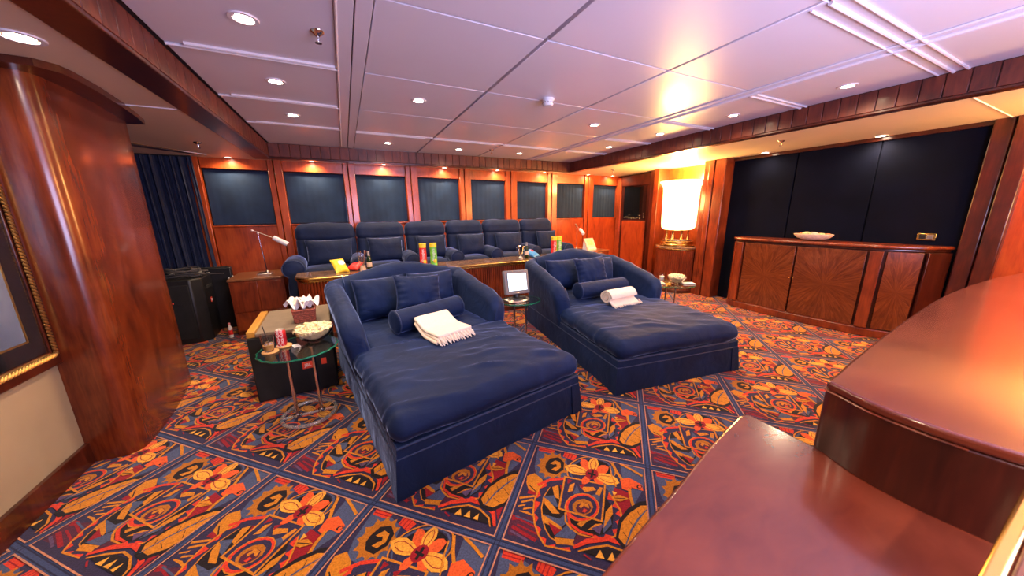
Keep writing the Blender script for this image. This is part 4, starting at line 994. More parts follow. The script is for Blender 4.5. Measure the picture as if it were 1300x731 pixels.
# ------------------------------------------------------------------ the recliner row
def recliners():
    arms = [-0.66, 0.13, 0.86, 1.55, 2.25, 3.03, 3.76]
    lab = ['leftmost slate blue velvet recliner beside the wooden side cabinet','second slate blue velvet recliner from left','third slate blue velvet recliner from left','fourth slate blue velvet recliner from left','fifth slate blue velvet recliner from left','rightmost slate blue velvet recliner of the row']
    for i in range(6):
        xa, xb = arms[i], arms[i+1]; cx = (xa+xb)/2; w_ = xb-xa
        yo = 4.99+0.048*(cx+0.2)*0.4
        t = thing('recliner', lab[i], 'recliner', (cx, yo, 0), math.radians(1.0), 'row of slate blue recliners')
        hw = w_/2
        aw = 0.105
        m = rbox_fn(-hw+0.10, hw-0.125, 0.0, 0.70, 0.0, 0.62, 0.03, i, 0.004, 0, 12, 14)
        m.build('base', 'velvet_dark', t, weld=True, angle=70)
        bulge = 0.05 if i == 0 else 0.02
        m = rbox_fn(-hw+aw*0.9, hw-0.122, -bulge, 0.56, 0.62, 0.80, 0.06, i+2.5, 0.006, 0.03, 22, 20)
        m.build('seat_cushion', 'velvet_grey', t, weld=True, angle=70)
        # tall back cushion with a rolled head section
        bw = hw*2-0.015 if i else hw*2+0.0
        bx = 0 if i else 0.01
        m = rbox_fn(-bw/2+bx+0.01, bw/2+bx-0.01, 0.46, 0.66, 0.74, 1.21, 0.07, i+4.0, 0.006, 0.0, 22, 12)
        m.v = [(x, y+(z-0.8)*0.12, z) for x,y,z in m.v]
        bk = m.build('backrest', 'velvet_grey', t, weld=True, angle=70)
        m = rbox_fn(-bw/2+bx, bw/2+bx, 0.45, 0.69, 1.13, 1.385, 0.09, i+6.0, 0.012, 0.012, 24, 14)
        m.v = [(x*(1-0.03*smooth01((z-1.15)/0.2)), y+(z-0.8)*0.12, z) for x,y,z in m.v]
        m.build('head_cushion', 'velvet_grey', t, weld=True, angle=70)
        # arms: rolled, the last chair also closes the row
        def arm(x, lbl, big):
            r = 0.135 if big else 0.118
            rings = []
            for k, (y, f) in enumerate(((-0.035,0.35),(-0.030,0.75),(-0.018,0.93),(0.0,1.0),(0.12,1.0),(0.3,0.99),(0.42,0.96),(0.445,0.8))):
                R_ = []
                for q in range(18):
                    a = -0.32*PI+q*(1.64*PI)/17; R_.append((x+r*f*math.cos(a), y, 0.83+ (y*0.06)+r*f*math.sin(a)*0.92))
                b = 0.085*f; R_ += [(x-b, y, 0.60), (x-b, y, 0.02), (x+b, y, 0.02), (x+b, y, 0.60)]
                rings.append(R_)
            o = MB().loft(rings).build('arm', 'velvet_grey', t, angle=60)
            MB().ring([(x+r*0.93*math.cos(-0.32*PI+q*(1.64*PI)/17), -0.022, 0.83+r*0.93*math.sin(-0.32*PI+q*(1.64*PI)/17)*0.92) for q in range(18)], 0.005, 6).build('welt', 'piping', o)
        arm(-hw, 'l', i == 0)
        if i == 5: arm(hw, 'r', False)
        pw = {0: 0.60, 5: 0.44}.get(i, w_*0.70)
        px = {5: 0.10, 0: 0.03}.get(i, 0.03)
        add_pillow(None, 'lumbar_pillow', 'velvet_grey', pw, 0.37, 0.16, TR((cx+px, yo+0.36, 0.99), math.radians(-12), 0, 0), 20+i*3.1, 'rectangular blue lumbar pillow on the %s recliner' % ['leftmost','second','third','fourth','fifth','rightmost'][i], 'pillow', 'lumbar pillows on the recliners', wr=0.008, n=20)
recliners()

# ------------------------------------------------------------------ long fluted counter in front of them
def counter():
    t = thing('counter', 'long low counter with reeded mahogany front and brown marble top before the recliners', 'counter', (0,0,0))
    xa, xb = -0.58, 4.12; y0, y1 = 4.46, 4.86; z = 0.80
    def outline(d, zt=None):
        P = []; r = 0.16+d
        for k in range(9):
            a = PI+PI/2*k/8; P.append((xa+0.16+r*math.cos(a), y0+0.16+r*math.sin(a)))
        for k in range(9):
            a = 1.5*PI+PI/2*k/8; P.append((xb-0.16+r*math.cos(a), y0+0.16+r*math.sin(a)))
        P += [(xb+d, y1), (xa-d, y1)]
        return P
    MB().prism(outline(-0.015), 0.0, z-0.06).build('carcass', 'mahogany_dark', t)
    # reeds follow the front outline
    P = outline(0.0)[:18]; seg = []; 
    m = MB(); pts = []
    P = [(xa, y1)] + P + [(xb, y1)]
    acc = 0
    for a, b in zip(P, P[1:]):
        L = math.hypot(b[0]-a[0], b[1]-a[1]); n = max(1, int(L/0.034+0.5))
        for k in range(n): pts.append((a[0]+(b[0]-a[0])*(k+0.5)/n, a[1]+(b[1]-a[1])*(k+0.5)/n))
    for x, y in pts: m.lathe([(0.0165,0.08),(0.0165,z-0.07)], (x, y, 0), 8)
    o = m.build('reeded_panel', 'mahogany', t); o['kind'] = 'stuff'
    MB().prism(outline(0.02), 0.0, 0.08).build('plinth', 'mahogany_dark', t, bevel=0.006)
    MB().prism(outline(0.02), z-0.068, z-0.048).build('brass_band', 'brass', t, bevel=0.003)
    m = MB()
    for i, (x, y) in enumerate(pts): m.blob((x-0.0, y-0.022 if y < 4.5 else y, z-0.075), 0.007, 3)
    o = m.build('dentil_beads', 'brass', t); o['kind'] = 'stuff'
    MB().prism(outline(0.035), z-0.047, z-0.012).build('top_edge', 'brass', t, bevel=0.012, seg=3)
    MB().prism(outline(0.028), z-0.014, z).build('marble_top', 'marble', t, bevel=0.003)
counter()

# ------------------------------------------------------------------ side cabinets
def side_cab(x0, x1, y0, y1, z, label):
    t = thing('side_cabinet', label, 'cabinet', ((x0+x1)/2, y0, 0), math.radians(2.0)); w_ = (x1-x0)/2; d = y1-y0
    MB().box((-w_+0.012,0.012,0.0),(w_-0.012,d,z-0.03)).build('body', 'mahogany', t, bevel=0.006)
    MB().box((-w_,0.0,z-0.03),(w_,d,z)).build('top', 'side_top', t, bevel=0.008)
    f = 0.006
    MB().box((-w_+0.03,f-0.002,0.30),(-0.002,0.013,z-0.05)).build('door', 'mahogany', t, bevel=0.004)
    MB().box((0.002,f-0.002,0.30),(w_-0.03,0.013,z-0.05)).build('door', 'mahogany', t, bevel=0.004)
    dr = MB().box((-w_+0.03,f-0.002,0.06),(w_-0.03,0.013,0.29)).build('drawer', 'mahogany', t, bevel=0.004)
    MB().box((-w_+0.02,0.004,0.0),(w_-0.02,0.013,0.05)).build('kick_board', 'mahogany_dark', t)
    return t
side_cab(-1.40, -0.80, 5.15, 5.80, 0.735, 'plain mahogany side cabinet under the swing-arm lamp')
side_cab(4.12, 4.95, 5.20, 5.95, 0.735, 'plain mahogany side cabinet at the right end of the recliner row')
# ------------------------------------------------------------------ long bow-fronted cabinet at right
def long_cabinet():
    t = thing('cabinet', 'long bow-fronted mahogany cabinet with sunburst veneer doors before the navy wall', 'cabinet', (0,0,0))
    F_ = [(5.86,3.10),(5.56,3.06),(5.475,2.97),(5.455,2.86),(5.425,2.52),(5.415,2.18),(5.425,1.84),(5.455,1.50),(5.475,1.39),(5.60,1.12),(5.86,0.99)]
    def off(d):
        out = []; n = len(F_)
        for i, (x, y) in enumerate(F_):
            a = F_[max(i-1,0)]; b = F_[min(i+1,n-1)]; dx, dy = b[0]-a[0], b[1]-a[1]; l = math.hypot(dx,dy)
            out.append((min(5.865, x-dy/l*d), y+dx/l*d))
        return out
    MB().prism(off(0.02), 0.09, 1.06).build('carcass', 'mahogany_dark', t)
    MB().prism(off(-0.015), 0.0, 0.105).build('plinth', 'mahogany', t, bevel=0.012)
    MB().prism(off(-0.025), 1.062, 1.10).build('top', 'mahogany', t, bevel=0.014, seg=3)
    MB().prism(off(0.008), 1.03, 1.063).build('cornice_moulding', 'mahogany_dark', t, bevel=0.008)
    def panel(p0, p1, name, mat, z0=0.115, z1=1.028, th=0.022, gap=0.004):
        a, b = Vector((*p0,0)), Vector((*p1,0)); d = b-a; L = d.length; c = (a+b)/2
        ang = math.atan2(d.y, d.x)
        n = Vector((d.y,-d.x,0)).normalized()
        if n.x > 0: n = -n
        zc_ = (z0+z1)/2
        m = MB().box((-L/2+gap, -0.0, z0-zc_), (L/2-gap, th, z1-zc_))
        o = m.build(name, mat, t, bevel=0.003, loc=(c.x, c.y, zc_), rot=(0,0,ang if Vector((-math.sin(ang),math.cos(ang))).dot(Vector((n.x,n.y))) > 0 else ang+PI))
        return o
    # local +y must face out of the cabinet: order points so
    panel((5.565,3.05),(5.48,2.975),'end_panel','mahogany'); panel(F_[2],F_[3],'pilaster','mahogany',th=0.035)
    d1 = panel((5.452,2.845),(5.412,2.185),'door','burl'); d2 = panel((5.412,2.175),(5.452,1.515),'door','burl')
    panel(F_[7],F_[8],'pilaster','mahogany',th=0.035); panel((5.485,1.375),(5.60,1.125),'door','burl'); panel((5.61,1.11),(5.85,0.995),'end_panel','mahogany_dark')
    for y in (2.20,2.16): MB().blob((5.382, y, 0.60), 0.008, 5).build('knob', 'brass', t)
    MB().tube([(x-0.003, y, 0.112) for x, y in off(-0.004)[1:9]], 0.006, 6).build('bead_moulding', 'mahogany_wall', t)
long_cabinet()

def shell_bowl():
    t = thing('bowl', 'shallow pale oval bowl of shells on the long cabinet', 'bowl', (5.62, 2.12, 1.10))
    MB().lathe([(0.001,0.012),(0.10,0.010),(0.17,0.030),(0.205,0.060),(0.212,0.075),(0.200,0.078),(0.185,0.062),(0.10,0.030),(0.001,0.026)], n=32, sy=1.0).build('dish', 'bread', t).scale = (0.62,1.0,1.15)
    random.seed(11)
    sp = [(-0.03,0.125,'orange_food','orange shell at the left end'),(0.03,0.085,'bread','cream shell at the left back'),(-0.04,0.055,'green_food','pale green shell left of centre at the front'),
          (0.045,0.02,'green_food','pale green shell at the middle of the back'),(-0.01,0.005,'orange_food','orange shell in the very middle'),(-0.055,-0.035,'bread','cream shell at the front right of centre'),
          (0.035,-0.06,'orange_food','orange shell at the right back'),(-0.02,-0.095,'green_food','pale green shell near the right end'),(0.01,-0.145,'orange_food','orange shell at the right end')]
    for k, (x, y, mat, what) in enumerate(sp):
        rr = random.uniform(0.028,0.042)
        sh = thing('shell', '%s of the pale bowl' % what, 'shell', (5.62+x, 2.12+y, 1.10+0.045+rr*0.7+0.022*(1-abs(y)/0.16)), k*0.8, 'shells in the pale bowl')
        m = MB()
        def fn(u, v, rr=rr, k=k):
            a = 2*PI*u; ph = PI*v; rad = rr*(1+0.12*math.sin(a*9)*math.sin(ph))
            return (rad*math.sin(ph)*math.cos(a)*1.2, rad*math.sin(ph)*math.sin(a), rad*0.75*math.cos(ph))
        m.grid(fn, 30, 9, cu=True); m.build('ribbed_shell', mat, sh)
shell_bowl()

def switch():
    t = thing('wall_switch', 'brass switch plate on the navy wall above the cabinet right end', 'switch', (5.878, 1.20, 1.19))
    MB().box((-0.010,-0.070,-0.038),(0.0,0.070,0.038)).build('plate', 'brass', t, bevel=0.003)
    MB().box((-0.014,-0.050,-0.022),(-0.009,-0.003,0.022)).build('rocker', 'nickel', t, bevel=0.002)
    MB().box((-0.014,0.005,-0.024),(-0.009,0.052,0.024)).build('display', 'black_plastic', t, bevel=0.002)
switch()

# ------------------------------------------------------------------ big alabaster lamps on fluted pedestals
def wall_lamp(x, y, label, plabel, power=1.0):
    p = thing('pedestal', plabel, 'pedestal', (x, y, 0))
    A0, A1 = PI/2, 1.5*PI
    m = MB(); R = 0.36; n = 30
    for k in range(n+1):
        a = A0+(A1-A0)*k/n; m.lathe([(0.019,0.05),(0.019,0.80)], (R*math.cos(a)*0.80, R*math.sin(a), 0), 8)
    o = m.build('reeded_front', 'mahogany', p); o['kind'] = 'stuff'
    def half(r, z0, z1, nm, mat, bev=0.006):
        P = [(r*math.cos(A0+(A1-A0)*k/24)*0.80, r*math.sin(A0+(A1-A0)*k/24)) for k in range(25)]+[(0.25,-r),(0.25,r)]
        return MB().prism(P, z0, z1).build(nm, mat, p, bevel=bev)
    half(R-0.004, 0.0, 0.81, 'core', 'mahogany_dark'); half(R+0.028, 0, 0.06, 'plinth', 'mahogany_dark'); half(R+0.03, 0.81, 0.83, 'brass_band', 'brass'); half(R+0.035, 0.83, 0.87, 'top', 'marble', 0.01)
    t = thing('alabaster_lamp', label, 'lamp', (x, y, 0.87))
    MB().lathe([(0.001,0.0),(0.30,0.0),(0.315,0.008),(0.315,0.022),(0.29,0.03),(0.28,0.05),(0.292,0.058),(0.292,0.088),(0.27,0.098),(0.001,0.10)], n=40).build('base', 'brass', t)
    MB().lathe([(0.255,0.098),(0.262,0.104),(0.262,0.116),(0.25,0.122),(0.001,0.122)], n=36).build('base_rim', 'chrome', t)
    for k in range(8):
        a = k*PI/4+0.2; cx, cy = 0.20*math.cos(a), 0.20*math.sin(a)
        MB().lathe([(0.034,0.115),(0.030,0.14),(0.016,0.18),(0.013,0.23),(0.020,0.27),(0.030,0.30)], (cx, cy, 0), 12).build('bracket', 'brass', t)
    shade = MB().lathe([(0.001,0.29),(0.12,0.29),(0.24,0.305),(0.285,0.34),(0.297,0.42),(0.303,0.70),(0.308,0.98),(0.315,1.08),(0.345,1.13),(0.375,1.165),(0.378,1.18),(0.362,1.178),(0.33,1.14),(0.295,1.09),(0.285,0.98)], n=44)
    shade.build('shade', 'alabaster', t)
    MB().ring([(0.372*math.cos(2*PI*k/40),0.372*math.sin(2*PI*k/40),1.178) for k in range(40)], 0.008, 6).build('shade_rim', 'alabaster', t)
    light('lamp_uplight', 'POINT', (0,0,1.24), LAMP_W*power, LAMP_COL, parent=t, shadow_soft_size=0.16)
    light('lamp_front', 'POINT', (-0.40,0,0.80), LAMP_W*0.45*power, LAMP_COL, parent=t, shadow_soft_size=0.2)
wall_lamp(5.66, 4.19, 'large glowing alabaster cylinder lamp on brass base in the niche', 'half-round reeded mahogany pedestal under the glowing lamp')
wall_lamp(5.45, -0.25, 'matching glowing alabaster lamp off to the right beyond the bar', 'matching reeded pedestal off to the right beyond the bar', 0.8)

# ------------------------------------------------------------------ glass tables
def glass_table(x, y, z, rx, ry, label, rz=0, scallop=True, dark=False):
    t = thing('glass_table', label, 'table', (x, y, 0), rz)
    P = []
    n = 72
    for k in range(n):
        a = 2*PI*k/n; s_ = 1+(0.018*math.cos(a*18) if scallop else 0); P.append((rx*s_*math.cos(a), ry*s_*math.sin(a)))
    MB().prism(P, z-0.012, z).build('glass_top', 'table_glass', t, bevel=0.002)
    MB().ring([(a, b, z-0.006) for a, b in P], 0.0062, 6).build('green_edge', 'green_edge', t)
    for sx in (-1, 1):
        cx = sx*rx*0.32
        MB().tube([(cx*1.0, 0, 0.02), (cx, 0, z-0.02)], 0.0125, 12).build('leg', 'chrome' , t)
        MB().lathe([(0.026,z-0.022),(0.026,z-0.0125)], (cx,0,0), 16).build('top_mount', 'chrome', t)
        MB().lathe([(0.03,0.018),(0.026,0.03),(0.013,0.034)], (cx,0,0), 16).build('collar', 'chrome', t)
    P2 = [(rx*0.72*math.cos(2*PI*k/40), ry*0.72*math.sin(2*PI*k/40)) for k in range(40)]
    MB().tube([(-rx*0.70,0,0.012),(rx*0.70,0,0.012)], 0.010, 8).build('base_bar', 'acrylic', t)
    MB().ring([(a, b, 0.0145) for a, b in P2], 0.014, 10).build('base_rim', 'acrylic', t)
    return t
T1 = (-0.405, 2.715, 0.56)
glass_table(*T1, 0.25, 0.25, 'round glass side table left of the foreground chaise holding popcorn and a can')
T2 = (1.72, 3.22, 0.52)
glass_table(*T2, 0.24, 0.20, 'glass side table between the two chaises holding a monitor')
T3 = (3.98, 2.96, 0.53)
glass_table(*T3, 0.31, 0.29, 'glass side table right of the right-hand chaise')

def popcorn_bowl(x, y, z, r, label, seed, group):
    t = thing('popcorn_bowl', label, 'bowl', (x, y, z))
    MB().lathe([(0.001,0.003),(r*0.35,0.0),(r*0.42,0.008),(r*0.7,0.035),(r*0.92,0.075),(r*1.0,0.105),(r*0.97,0.106),(r*0.88,0.078),(r*0.66,0.042),(r*0.38,0.016),(0.001,0.014)], n=36).build('glass_bowl', 'glass', t)
    random.seed(seed); m = MB()
    for k in range(230):
        a = random.random()*2*PI; q = math.sqrt(random.random()); hz = 0.118-0.02*q*q if random.random() < 0.75 else random.uniform(0.05,0.1)
        rr = q*r*(0.90 if hz > 0.09 else 0.62+ (hz-0.05)*5)
        m.blob((rr*math.cos(a), rr*math.sin(a), hz+random.uniform(-0.008,0.012)), random.uniform(0.009,0.015), 3, 0.6, k*1.3)
    m.lathe([(0.001,0.022),(r*0.36,0.022),(r*0.62,0.048),(r*0.84,0.082),(r*0.90,0.100),(0.001,0.112)], n=24)
    o = m.build('popcorn', 'popcorn', t); o['kind'] = 'stuff'
popcorn_bowl(-0.305, 2.80, 0.561, 0.138, 'glass bowl heaped with popcorn on the left glass table', 4, None)
popcorn_bowl(4.00, 2.90, 0.531, 0.12, 'glass bowl heaped with popcorn on the right glass table', 6, None)

def coaster(x, y, z, label, group):
    o = tag(MB().lathe([(0.001,0),(0.050,0),(0.052,0.002),(0.052,0.006),(0.050,0.008),(0.001,0.008)], n=28).build('coaster', 'cork', loc=(x,y,z)), label, 'coaster', group)
coaster(-0.575, 2.70, 0.561, 'tan round coaster under the cocktail glass', 'coasters on the left table')
coaster(-0.505, 2.785, 0.561, 'tan round coaster under the red can', 'coasters on the left table')
def can():
    t = thing('drink_can', 'red soda can on a coaster on the left glass table', 'can', (-0.515, 2.79, 0.569), 0.5)
    MB().lathe([(0.001,0.004),(0.024,0.0),(0.028,0.006),(0.0325,0.016),(0.0325,0.108),(0.027,0.119)], n=28).build('can_body', 'red_can', t)
    MB().lathe([(0.027,0.118),(0.0275,0.122),(0.024,0.120),(0.001,0.118)], n=28).build('lid', 'tin', t)
    MB().box((-0.005,-0.012,0.119),(0.005,0.004,0.1215)).build('pull_tab', 'tin', t, bevel=0.001)
    m4 = Matrix.Rotation(math.radians(-55),4,'Z') @ Matrix.Translation((0,-0.0332,0.062)) @ Matrix.Rotation(PI/2,4,'X') @ Matrix.Rotation(PI/2,4,'Z')
    text_mesh('Coca-Cola', 0.030, t, 'white_paper', m4)
    text_mesh('Coca-Cola', 0.030, t, 'white_paper', Matrix.Rotation(math.radians(40),4,'Z') @ m4)
can()
def cocktail():
    t = thing('cocktail_glass', 'stemless cocktail glass with a tall black straw on a coaster', 'glass', (-0.580, 2.70, 0.569))
    MB().lathe([(0.001,0.002),(0.026,0.0),(0.030,0.008),(0.036,0.05),(0.041,0.125),(0.039,0.125),(0.034,0.05),(0.027,0.012),(0.001,0.010)], n=28).build('glass_body', 'glass', t)
    MB().lathe([(0.001,0.011),(0.026,0.012),(0.0325,0.048),(0.001,0.050)], n=24).build('drink', 'drink', t)
    random.seed(2)
    for k in range(3): MB().box((-0.011,-0.011,-0.011),(0.011,0.011,0.011)).build('ice_cube', 'glass', t, bevel=0.003, loc=(0.014*math.cos(k*2.1),0.014*math.sin(k*2.1),0.055), rot=(k,k*0.7,0.3))
    MB().tube([(0.012,0.0,0.015),(-0.015,0.0,0.19)], 0.003, 6).build('straw', 'black_plastic', t)
cocktail()
tag(MB().box((-0.022,-0.038,0),(0.022,0.038,0.002)).build('paper_card', 'white_paper', bevel=0.0005, loc=(-0.425,2.745,0.561), rot=(0,0,0.35)), 'small white paper card lying on the left glass table', 'card')

def tumbler(x, y, z, label):
    t = thing('tumbler', label, 'glass', (x,y,z), 0, 'tumblers on the right table')
    MB().lathe([(0.001,0.001),(0.034,0.0),(0.036,0.01),(0.040,0.12),(0.038,0.12),(0.033,0.014),(0.001,0.012)], n=24).build('glass_body', 'glass', t)
    MB().lathe([(0.001,0.014),(0.032,0.015),(0.035,0.07),(0.001,0.07)], n=20).build('drink', 'napkin', t)
tumbler(4.00, 3.14, 0.531, 'left tumbler behind the popcorn on the right table'); tumbler(4.15, 3.04, 0.531, 'right tumbler behind the popcorn on the right table')
def napkin_flat():
    m = rbox_fn(-0.085,0.085,-0.06,0.06,0,0.012,0.005,4,0.004,0,12,10)
    tag(m.build('napkin', 'napkin', weld=True, loc=(4.13,2.82,0.532), rot=(0,0,-0.5)), 'white folded napkin at the front edge of the right glass table', 'napkin')
    m = rbox_fn(-0.10,0.10,-0.07,0.07,0,0.010,0.004,4,0.003,0,12,10)  # thin tan slab in place of the lamp mirrored in the glass top
    tag(m.build('lamp_reflection', 'bread', weld=True, loc=(3.83,3.05,0.532), rot=(0,0,0.9)), 'tan slab standing in for the lamp reflection at the left side of the right glass table', 'reflection')
napkin_flat()

def monitor():
    t = thing('monitor', 'small grey touch monitor with a lit white screen between the chaises', 'monitor', (T2[0]-0.035, T2[1]+0.0, 0.521), math.radians(8))
    MB().lathe([(0.001,0),(0.15,0),(0.155,0.010),(0.14,0.022),(0.001,0.026)], n=32, sy=0.72).build('base', 'nickel', t)
    MB().lathe([(0.12,0.022),(0.11,0.040),(0.001,0.044)], n=28, sy=0.6).build('base_cap', 'black_plastic', t)
    MB().tube([(0,0.02,0.03),(0,0.045,0.12)], [0.04,0.03], 12).build('neck', 'black_plastic', t)
    hd = Matrix.Translation((0.0,0.0,0.215)) @ Matrix.Rotation(math.radians(-14),4,'X') @ Matrix.Rotation(math.radians(3),4,'Y')
    m = MB(hd); m.box((-0.168,-0.0,-0.135),(0.168,0.045,0.140)); m.build('housing', 'grey_plastic', t, bevel=0.010)
    m = MB(hd); m.box((-0.132,-0.004,-0.098),(0.132,0.002,0.108)); m.build('bezel', 'black_plastic', t)
    m = MB(hd); m.box((-0.127,-0.006,-0.093),(0.127,-0.003,0.103)); m.build('screen', 'screen', t)
    m = MB(hd); m.box((-0.012,-0.003,-0.122),(0.012,0.001,-0.116)); m.build('badge', 'tin', t)
    m = MB(); m.box((-0.16,-0.06,0.0),(-0.09,0.06,0.03)); m.build('dock', 'nickel', t, bevel=0.006)
monitor()
for k, (x, c, l) in enumerate(((1.52,'badge_red','red'),(1.60,'ply_yellow','amber'),(1.68,'orange_food','orange'))):
    t = thing('storage_tin', '%s tin on the floor behind the monitor table' % l, 'tin', (x, 3.98, 0.0), 0, None)
    MB().lathe([(0.001,0),(0.034,0),(0.036,0.005),(0.036,0.12),(0.001,0.12)], n=20).build('tin_body', c, t)
    MB().lathe([(0.037,0.118),(0.037,0.130),(0.001,0.134)], n=20).build('lid', 'black_plastic', t)

# ------------------------------------------------------------------ black cases and loudspeakers
def badge(t, c, w_, h_, rotz, txt='JBL', mat='badge_red', rest=None):
    m4 = Matrix.Translation(c) @ Matrix.Rotation(rotz,4,'Z')
    m = MB(m4); m.box((-w_/2,-0.003,-h_/2),(w_/2,0.0,h_/2)); m.build('logo_badge', mat, t, bevel=0.0008)
    text_mesh(txt, h_*0.62, t, 'white_paper', m4 @ Matrix.Translation((0,-0.0035,0)) @ Matrix.Rotation(PI/2,4,'X'))
def subwoofer():
    t = thing('subwoofer_case', 'low black cloth-covered speaker case with taupe lid behind the left glass table', 'speaker', (-0.502, 3.08, 0.0), math.radians(2))
    MB().box((-0.29,0.0,0.012),(0.29,0.72,0.565)).build('box', 'black_case', t, bevel=0.012)
    MB().prism([(-0.232,-0.002),(0.292,-0.002),(0.292,0.722),(-0.232,0.722)], 0.567, 0.600).build('lid', 'case_top', t, bevel=0.008)
    for x, y in ((-0.27,0.08),(0.27,0.08),(-0.27,0.64),(0.27,0.64)): MB().lathe([(0.025,0),(0.025,0.013)], (x,y,0), 12).build('foot', 'black_plastic', t)
    badge(t, (0.085,-0.001,0.26), 0.082, 0.062, 0)
    badge(t, (0.205,-0.001,0.27), 0.040, 0.055, 0, txt='')
    MB().box((-0.295,0.30,0.25),(-0.288,0.45,0.33)).build('handle_cup', 'black_plastic', t, bevel=0.003)
subwoofer()
def wooden_strip():
    tag(MB().box((0,0,0),(0.055,0.66,0.050)).build('wooden_batten', 'ply_yellow', bevel=0.004, loc=(-0.790,3.085,0.566), rot=(0,0,math.radians(2))), 'amber wooden batten lying along the left edge of the low black case', 'batten')
wooden_strip()
def loudspeaker(x, y, rz, label, h=0.785, w_=0.50, d=0.52, back=False):
    t = thing('loudspeaker', label, 'speaker', (x, y, 0), rz)
    P = [(-w_/2,0.0),(w_/2-0.09,0.0),(w_/2,0.10),(w_/2-0.02,d),(-w_/2+0.02,d)]
    MB().prism(P, 0.0, h).build('cabinet', 'black_plastic', t, bevel=0.014)
    MB().box((-w_/2+0.03,-0.008,0.06),(w_/2-0.11,0.003,h-0.06)).build('grille', 'black_case', t, bevel=0.006)
    MB().box((-0.10,0.12,h),(0.10,0.20,h+0.006)).build('top_recess', 'black_case', t, bevel=0.002)
    MB().box((-0.03,-0.010,h*0.62),(0.05,-0.007,h*0.64)).build('name_strip', 'black_plastic', t)
    MB().blob((-0.02,-0.010,h*0.66), 0.006, 4).build('indicator', 'red_light', t)
    a = math.atan2(0.10, 0.09)
    m4 = Matrix.Translation((w_/2-0.045+0.001,0.05-0.001,h*0.62)) @ Matrix.Rotation(a,4,'Z')
    m = MB(Matrix.Translation((w_/2-0.008,0.30,h*0.60)) @ Matrix.Rotation(math.radians(92.7),4,'Z')); m.box((-0.028,-0.006,-0.030),(0.028,0.0,0.030)); m.build('logo_badge', 'badge_red', t)
    text_mesh('JBL', 0.034, t, 'white_paper', Matrix.Translation((w_/2-0.001,0.30,h*0.60)) @ Matrix.Rotation(math.radians(92.7),4,'Z') @ Matrix.Rotation(PI/2,4,'X'))
    MB().box((w_/2-0.012,0.20,h*0.80),(w_/2+0.001,0.40,h*0.85)).build('handle_cup', 'black_case', t, bevel=0.003)
    return t
loudspeaker(-1.88, 5.07, math.radians(2), 'tall black loudspeaker on the floor before the blue curtain')
def back_speaker():
    t = thing('equipment_case', 'black equipment case tucked behind the tall loudspeaker', 'case', (-1.72, 5.615, 0), 0)
    MB().box((-0.33,0,0),(0.26,0.085,0.84)).build('box', 'black_plastic', t, bevel=0.01)
    MB().box((-0.30,0.01,0.84),(0.23,0.075,0.85)).build('lid', 'black_case', t, bevel=0.003)
back_speaker()
def cables():
    random.seed(9); m = MB()
    for k in range(9):
        cx, cy = random.uniform(-0.08,0.08), random.uniform(-0.05,0.05); r = random.uniform(0.11,0.17); ph = random.random()*6
        pts = [(cx+r*1.2*math.cos(a*PI/10+ph)*(1+0.12*math.sin(a*1.3+k)), cy+r*0.7*math.sin(a*PI/10+ph), 0.010+k*0.011+0.010*math.sin(a*0.9+k)) for a in range(18)]
        m.tube(pts, 0.009, 6)
    m.tube([(0.12,0.02,0.03),(0.22,0.0,0.02),(0.30,0.03,0.012),(0.34,0.02,-0.05+0.06)], 0.007, 6)
    tag(m.build('cable_coil', 'cable', loc=(-1.80,5.30,0.790)), 'messy coil of black cables on top of the tall loudspeaker', 'cable')
    tag(MB().tube([(-1.50,5.70,0.74),(-1.455,5.66,0.70),(-1.462,5.62,0.63),(-1.50,5.61,0.60),(-1.49,5.60,0.70)], 0.010, 8).build('white_plug_lead', 'white_plastic'), 'short looped white lead beside the equipment case', 'cable')
cables()
def small_bottle():
    t = thing('water_bottle', 'clear bottle with a pink cap on the carpet beside the side cabinet', 'bottle', (-1.455, 5.12, 0.0))
    MB().lathe([(0.001,0.0),(0.028,0.0),(0.030,0.01),(0.030,0.16),(0.012,0.20),(0.012,0.212)], n=20).build('bottle_body', 'white_plastic', t)
    MB().lathe([(0.0308,0.05),(0.0308,0.13)], n=20).build('bottle_label', 'red_paper', t)
    MB().lathe([(0.016,0.21),(0.016,0.24),(0.001,0.242)], n=16).build('cap', 'pink_plastic', t)
    t.scale = (0.75, 0.75, 0.8)
small_bottle()
